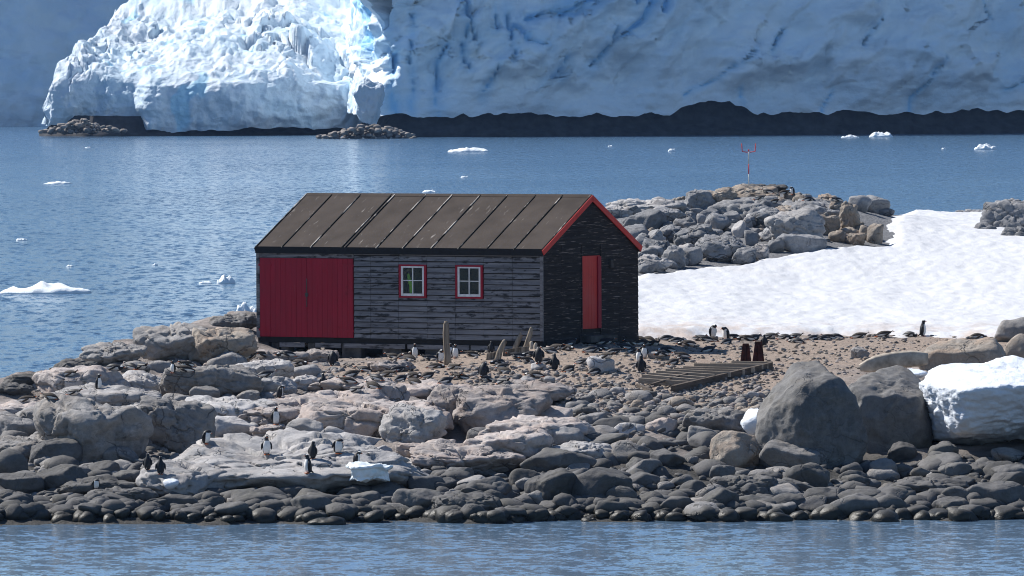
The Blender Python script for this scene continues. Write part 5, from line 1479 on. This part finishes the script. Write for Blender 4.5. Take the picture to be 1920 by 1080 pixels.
ST = [
 (387, 832, 'preen', 60, 24, 'penguin bending to preen at the back left of the flat slab'), (500, 852, 'stand', 10, 34, 'penguin facing the camera with flippers out in the middle of the flat slab'),
 (577, 887, 'stand', -70, 34, 'penguin in left profile near the front edge of the flat slab'), (587, 860, 'stand', 150, 32, 'dark-backed penguin walking away behind the left-profile penguin on the slab'),
 (634, 850, 'preen', 30, 26, 'white-bellied penguin bent over preening beside the rounded pale boulder'), (277, 881, 'stand', 165, 30, 'left penguin of the dark pair at the left end of the flat slab'),
 (301, 889, 'stand', 185, 32, 'right penguin of the dark pair at the left end of the flat slab'), (669, 872, 'bow', 90, 24, 'penguin half hidden just left behind the stranded ice chunk'),
 (517, 796, 'stand', 30, 32, 'white-fronted penguin standing before a grey boulder above the flat slab'), (572, 657, 'stand', 0, 30, 'white-fronted penguin standing under the red double doors'),
 (624, 686, 'bow', 180, 26, 'black-backed penguin with lowered head on rock below the red doors'), (606, 729, 'stand', 200, 28, 'lone black-backed penguin on a pale stone below the red doors'),
 (525, 746, 'bow', 120, 22, 'penguin peering out between grey rocks below the red doors at left'), (185, 730, 'stand', 60, 28, 'penguin standing beside the pink whaleback rock at far left'),
 (324, 699, 'stand', -40, 22, 'penguin leaning on the pinkish ground left of the tan rock'), (778, 671, 'stand', 0, 26, 'white-fronted penguin between the windows and the tall post'),
 (854, 672, 'stand', 0, 26, 'white-fronted penguin just right of the tall post'), (845, 671, 'stand', -20, 26, 'penguin half hidden right behind the tall post'),
 (826, 679, 'bow', 30, 22, 'penguin crouching just left behind the tall post'),
 (921, 662, 'stand', 170, 22, 'black penguin against the hut wall left of the short stump'), (948, 656, 'stand', 160, 24, 'penguin looking out from behind the short leaning stump'),
 (907, 709, 'bow', 160, 28, 'black-backed penguin with bowed head on the gravel below the short stump'), (1010, 681, 'bow', 180, 28, 'left of two black-backed penguins below the hut corner'),
 (1040, 694, 'stand', 185, 30, 'right of two black-backed penguins below the hut corner'), (1208, 672, 'stand', 0, 26, 'white-fronted rear penguin of the trio beside the wooden grating'),
 (1198, 680, 'stand', -30, 26, 'left penguin of the trio beside the wooden grating'), (1202, 699, 'stand', 175, 32, 'dark front penguin of the trio with raised flippers beside the grating'),
 (1337, 634, 'bow', 40, 24, 'penguin looking down at the snow edge left of its stooping neighbour'), (1361, 638, 'bow', -60, 24, 'stooping penguin at the snow edge above the rusty plates'),
 (1433, 650, 'stand', 180, 22, 'black-backed penguin right behind the rusty iron plates'), (1731, 630, 'stand', 80, 29, 'lone upright penguin against the snow at the right'),
 (1486, 365, 'bow', -60, 14, 'penguin sitting on the skyline stone of the rocky knoll'), (180, 917, 'preen', 30, 18, 'penguin crouching low among dark boulders at the lower left'),
]
for (x, y, po, fa, hp, lb) in ST:
    penguin(x, y, po, fa, lb, hp * 1.05, GS)
ORD = ['first', 'second', 'third', 'fourth', 'fifth', 'sixth', 'seventh', 'eighth', 'ninth', 'tenth', 'eleventh', 'twelfth', 'thirteenth', 'fourteenth', 'fifteenth', 'sixteenth', 'seventeenth', 'eighteenth', 'nineteenth', 'twentieth', 'twenty-first', 'twenty-second', 'twenty-third', 'twenty-fourth', 'twenty-fifth', 'twenty-sixth', 'twenty-seventh', 'twenty-eighth', 'twenty-ninth', 'thirtieth', 'thirty-first', 'thirty-second', 'thirty-third', 'thirty-fourth', 'thirty-fifth', 'thirty-sixth']
LY = {
 'nesting among stones in front of the hut wall': [(683, 697), (660, 706), (652, 718), (706, 713), (727, 706), (744, 698), (700, 728), (667, 735), (751, 714), (774, 708), (802, 708), (778, 721), (836, 718), (853, 711), (816, 690), (851, 692), (756, 672), (768, 676), (737, 672), (806, 676), (884, 668), (865, 711), (880, 660)],
 'nesting on the gravel near the hut corner': [(935, 683), (946, 700), (941, 692), (943, 720), (913, 715), (970, 672), (988, 680), (996, 668), (1003, 706), (1025, 682), (1066, 696), (1031, 662), (1042, 656), (1062, 656), (1092, 682), (1115, 701)],
 'lying on the ground below the red gable door': [(1068, 648), (1110, 660), (1128, 655), (1134, 646), (1137, 672), (1172, 655), (1182, 647), (1152, 664), (1190, 661)],
 'lying along the snow edge right of the hut': [(1199, 640), (1216, 640), (1204, 647), (1226, 648), (1250, 638), (1269, 642), (1290, 648), (1310, 638), (1322, 640), (1334, 640), (1362, 645), (1377, 636), (1400, 638), (1413, 638), (1443, 635), (1471, 636), (1490, 635), (1494, 643), (1526, 637), (1543, 638), (1555, 636), (1567, 635), (1611, 634), (1657, 631), (1705, 631), (1832, 634)],
 'lying on the brown ground left of the rusty plates': [(1328, 660), (1251, 660), (1241, 667), (1279, 670), (1262, 683), (1283, 679)],
 'resting on the pinkish rocks at far left': [(48, 753), (94, 748), (138, 740), (213, 693), (226, 695), (245, 692), (265, 692), (130, 705), (350, 688), (347, 697)],
 'resting between rocks below the left end of the hut': [(466, 672), (490, 670), (538, 668), (560, 684), (498, 706), (566, 658)],
 'resting on the brown top of the rocky knoll': [(1440, 362), (1470, 364), (1424, 374), (1452, 380), (1515, 376), (1570, 377)],
}
for place, L in LY.items():
    for i, (x, y) in enumerate(sorted(L)):
        lb = 'penguin %s, %s from the left' % (place, ORD[i] if i else 'nearest one') if i else 'penguin %s, the leftmost one' % place
        po = 'lieflat' if rp.random() < (0.5 if 'snow edge' in place else 0.3) else 'lie'
        fa = rp.choice([90, -90]) + rp.uniform(-55, 55)
        o = penguin(x, y, po, fa, lb, None, 'penguins ' + place, rp.random() < 0.4)
        s = rp.uniform(.95, 1.12) * (0.85 if 'knoll' in place else 1); o.scale = (s, s, s)

# ------------------------------------------------------------------ labels for the boulders
LM = [(575, 560, 'the red double doors'), (692, 886, 'the stranded ice chunk'), (838, 645, 'the tall post'), (1325, 715, 'the wooden grating'), (1528, 786, 'the tallest boulder'), (1830, 760, 'the snow bank'),
      (1034, 920, 'the pointed dark boulder'), (613, 979, 'the rock awash in the sea'), (172, 812, 'the stepped ledge'), (560, 860, 'the flat penguin slab'), (116, 897, 'the dark flat-faced block'), (945, 778, 'the cracked pink outcrop'),
      (1380, 848, 'the brownish boulder'), (1404, 350, 'the beacon'), (1490, 432, 'the striped knoll slab'), (1592, 412, 'the ribbed brown column'), (1230, 420, 'the hut gable on the knoll side'), (1895, 408, 'the far right rock mass'), (420, 655, 'the tan rock by the hut'), (434, 803, 'the pale flat-topped boulder'), (1870, 930, 'the broad low boulder'), (1512, 896, 'the dark block-shaped boulder'), (1805, 674, 'the slanted tan rock'), (150, 722, 'the pink whaleback')]
TN = {'m': 'cool grey', 'd': 'dark', 'g': 'grey', 'l': 'pale', 'p': 'pinkish', 't': 'brownish', 'k': 'blue-grey'}
groups = {}
for b in BOULD:
    o, x, y, w, h, kind, tint, lab = b
    outc = kind in 'so'
    cat = 'outcrop' if outc else 'boulder'
    gpn = 'rocks of the knoll' if y < 515 else ('bedrock outcrops of the island' if outc else 'boulders along the shore')
    if lab:
        tag(o, lab, cat, gpn); continue
    lm = min(LM, key=lambda q: math.hypot(q[0] - x, (q[1] - y) * 1.4) if math.hypot(q[0] - x, q[1] - y) > 15 else 1e6)
    dx, dy = x - lm[0], y - lm[1]
    rel = ('left of' if dx < 0 else 'right of') if abs(dx) > 1.2 * abs(dy) else ('above' if dy < 0 else 'below')
    size = 'large' if w > 70 else ('middling' if w > 42 else 'small')
    shp = {'G': 'domed', 'b': 'rounded', 'a': 'angular', 'c': 'smooth', 's': 'flat', 'o': 'craggy'}[kind]
    base = '%s %s %s %s %s %s' % (size, shp, TN[tint], 'rock' if outc else 'boulder', rel, lm[2])
    groups.setdefault(base, []).append((x, b, cat, gpn))
for base, L in groups.items():
    L.sort(key=lambda q: q[0])
    for i, (x, b, cat, gpn) in enumerate(L):
        lb = base if len(L) == 1 else base + (', leftmost such' if i == 0 else ', %s from left' % ORD[min(i, 35)])
        tag(b[0], lb, cat, gpn)

# ------------------------------------------------------------------ thin sea air
hz_ = add('haze', box_me(-950, 950, -350, 2650, -4.5, 75))
hm = bpy.data.materials.new('thin_haze'); hm.use_nodes = True
hn = hm.node_tree; hn.nodes.remove(hn.nodes['Principled BSDF'])
pv = hn.nodes.new('ShaderNodeVolumePrincipled')
pv.inputs['Color'].default_value = (0.32, 0.55, 1.0, 1); pv.inputs['Density'].default_value = 0.00003
hn.links.new(pv.outputs[0], hn.nodes['Material Output'].inputs['Volume'])
hz_.data.materials.append(hm)
tag(hz_, 'thin bluish air over the bay', 'haze', kind='stuff')
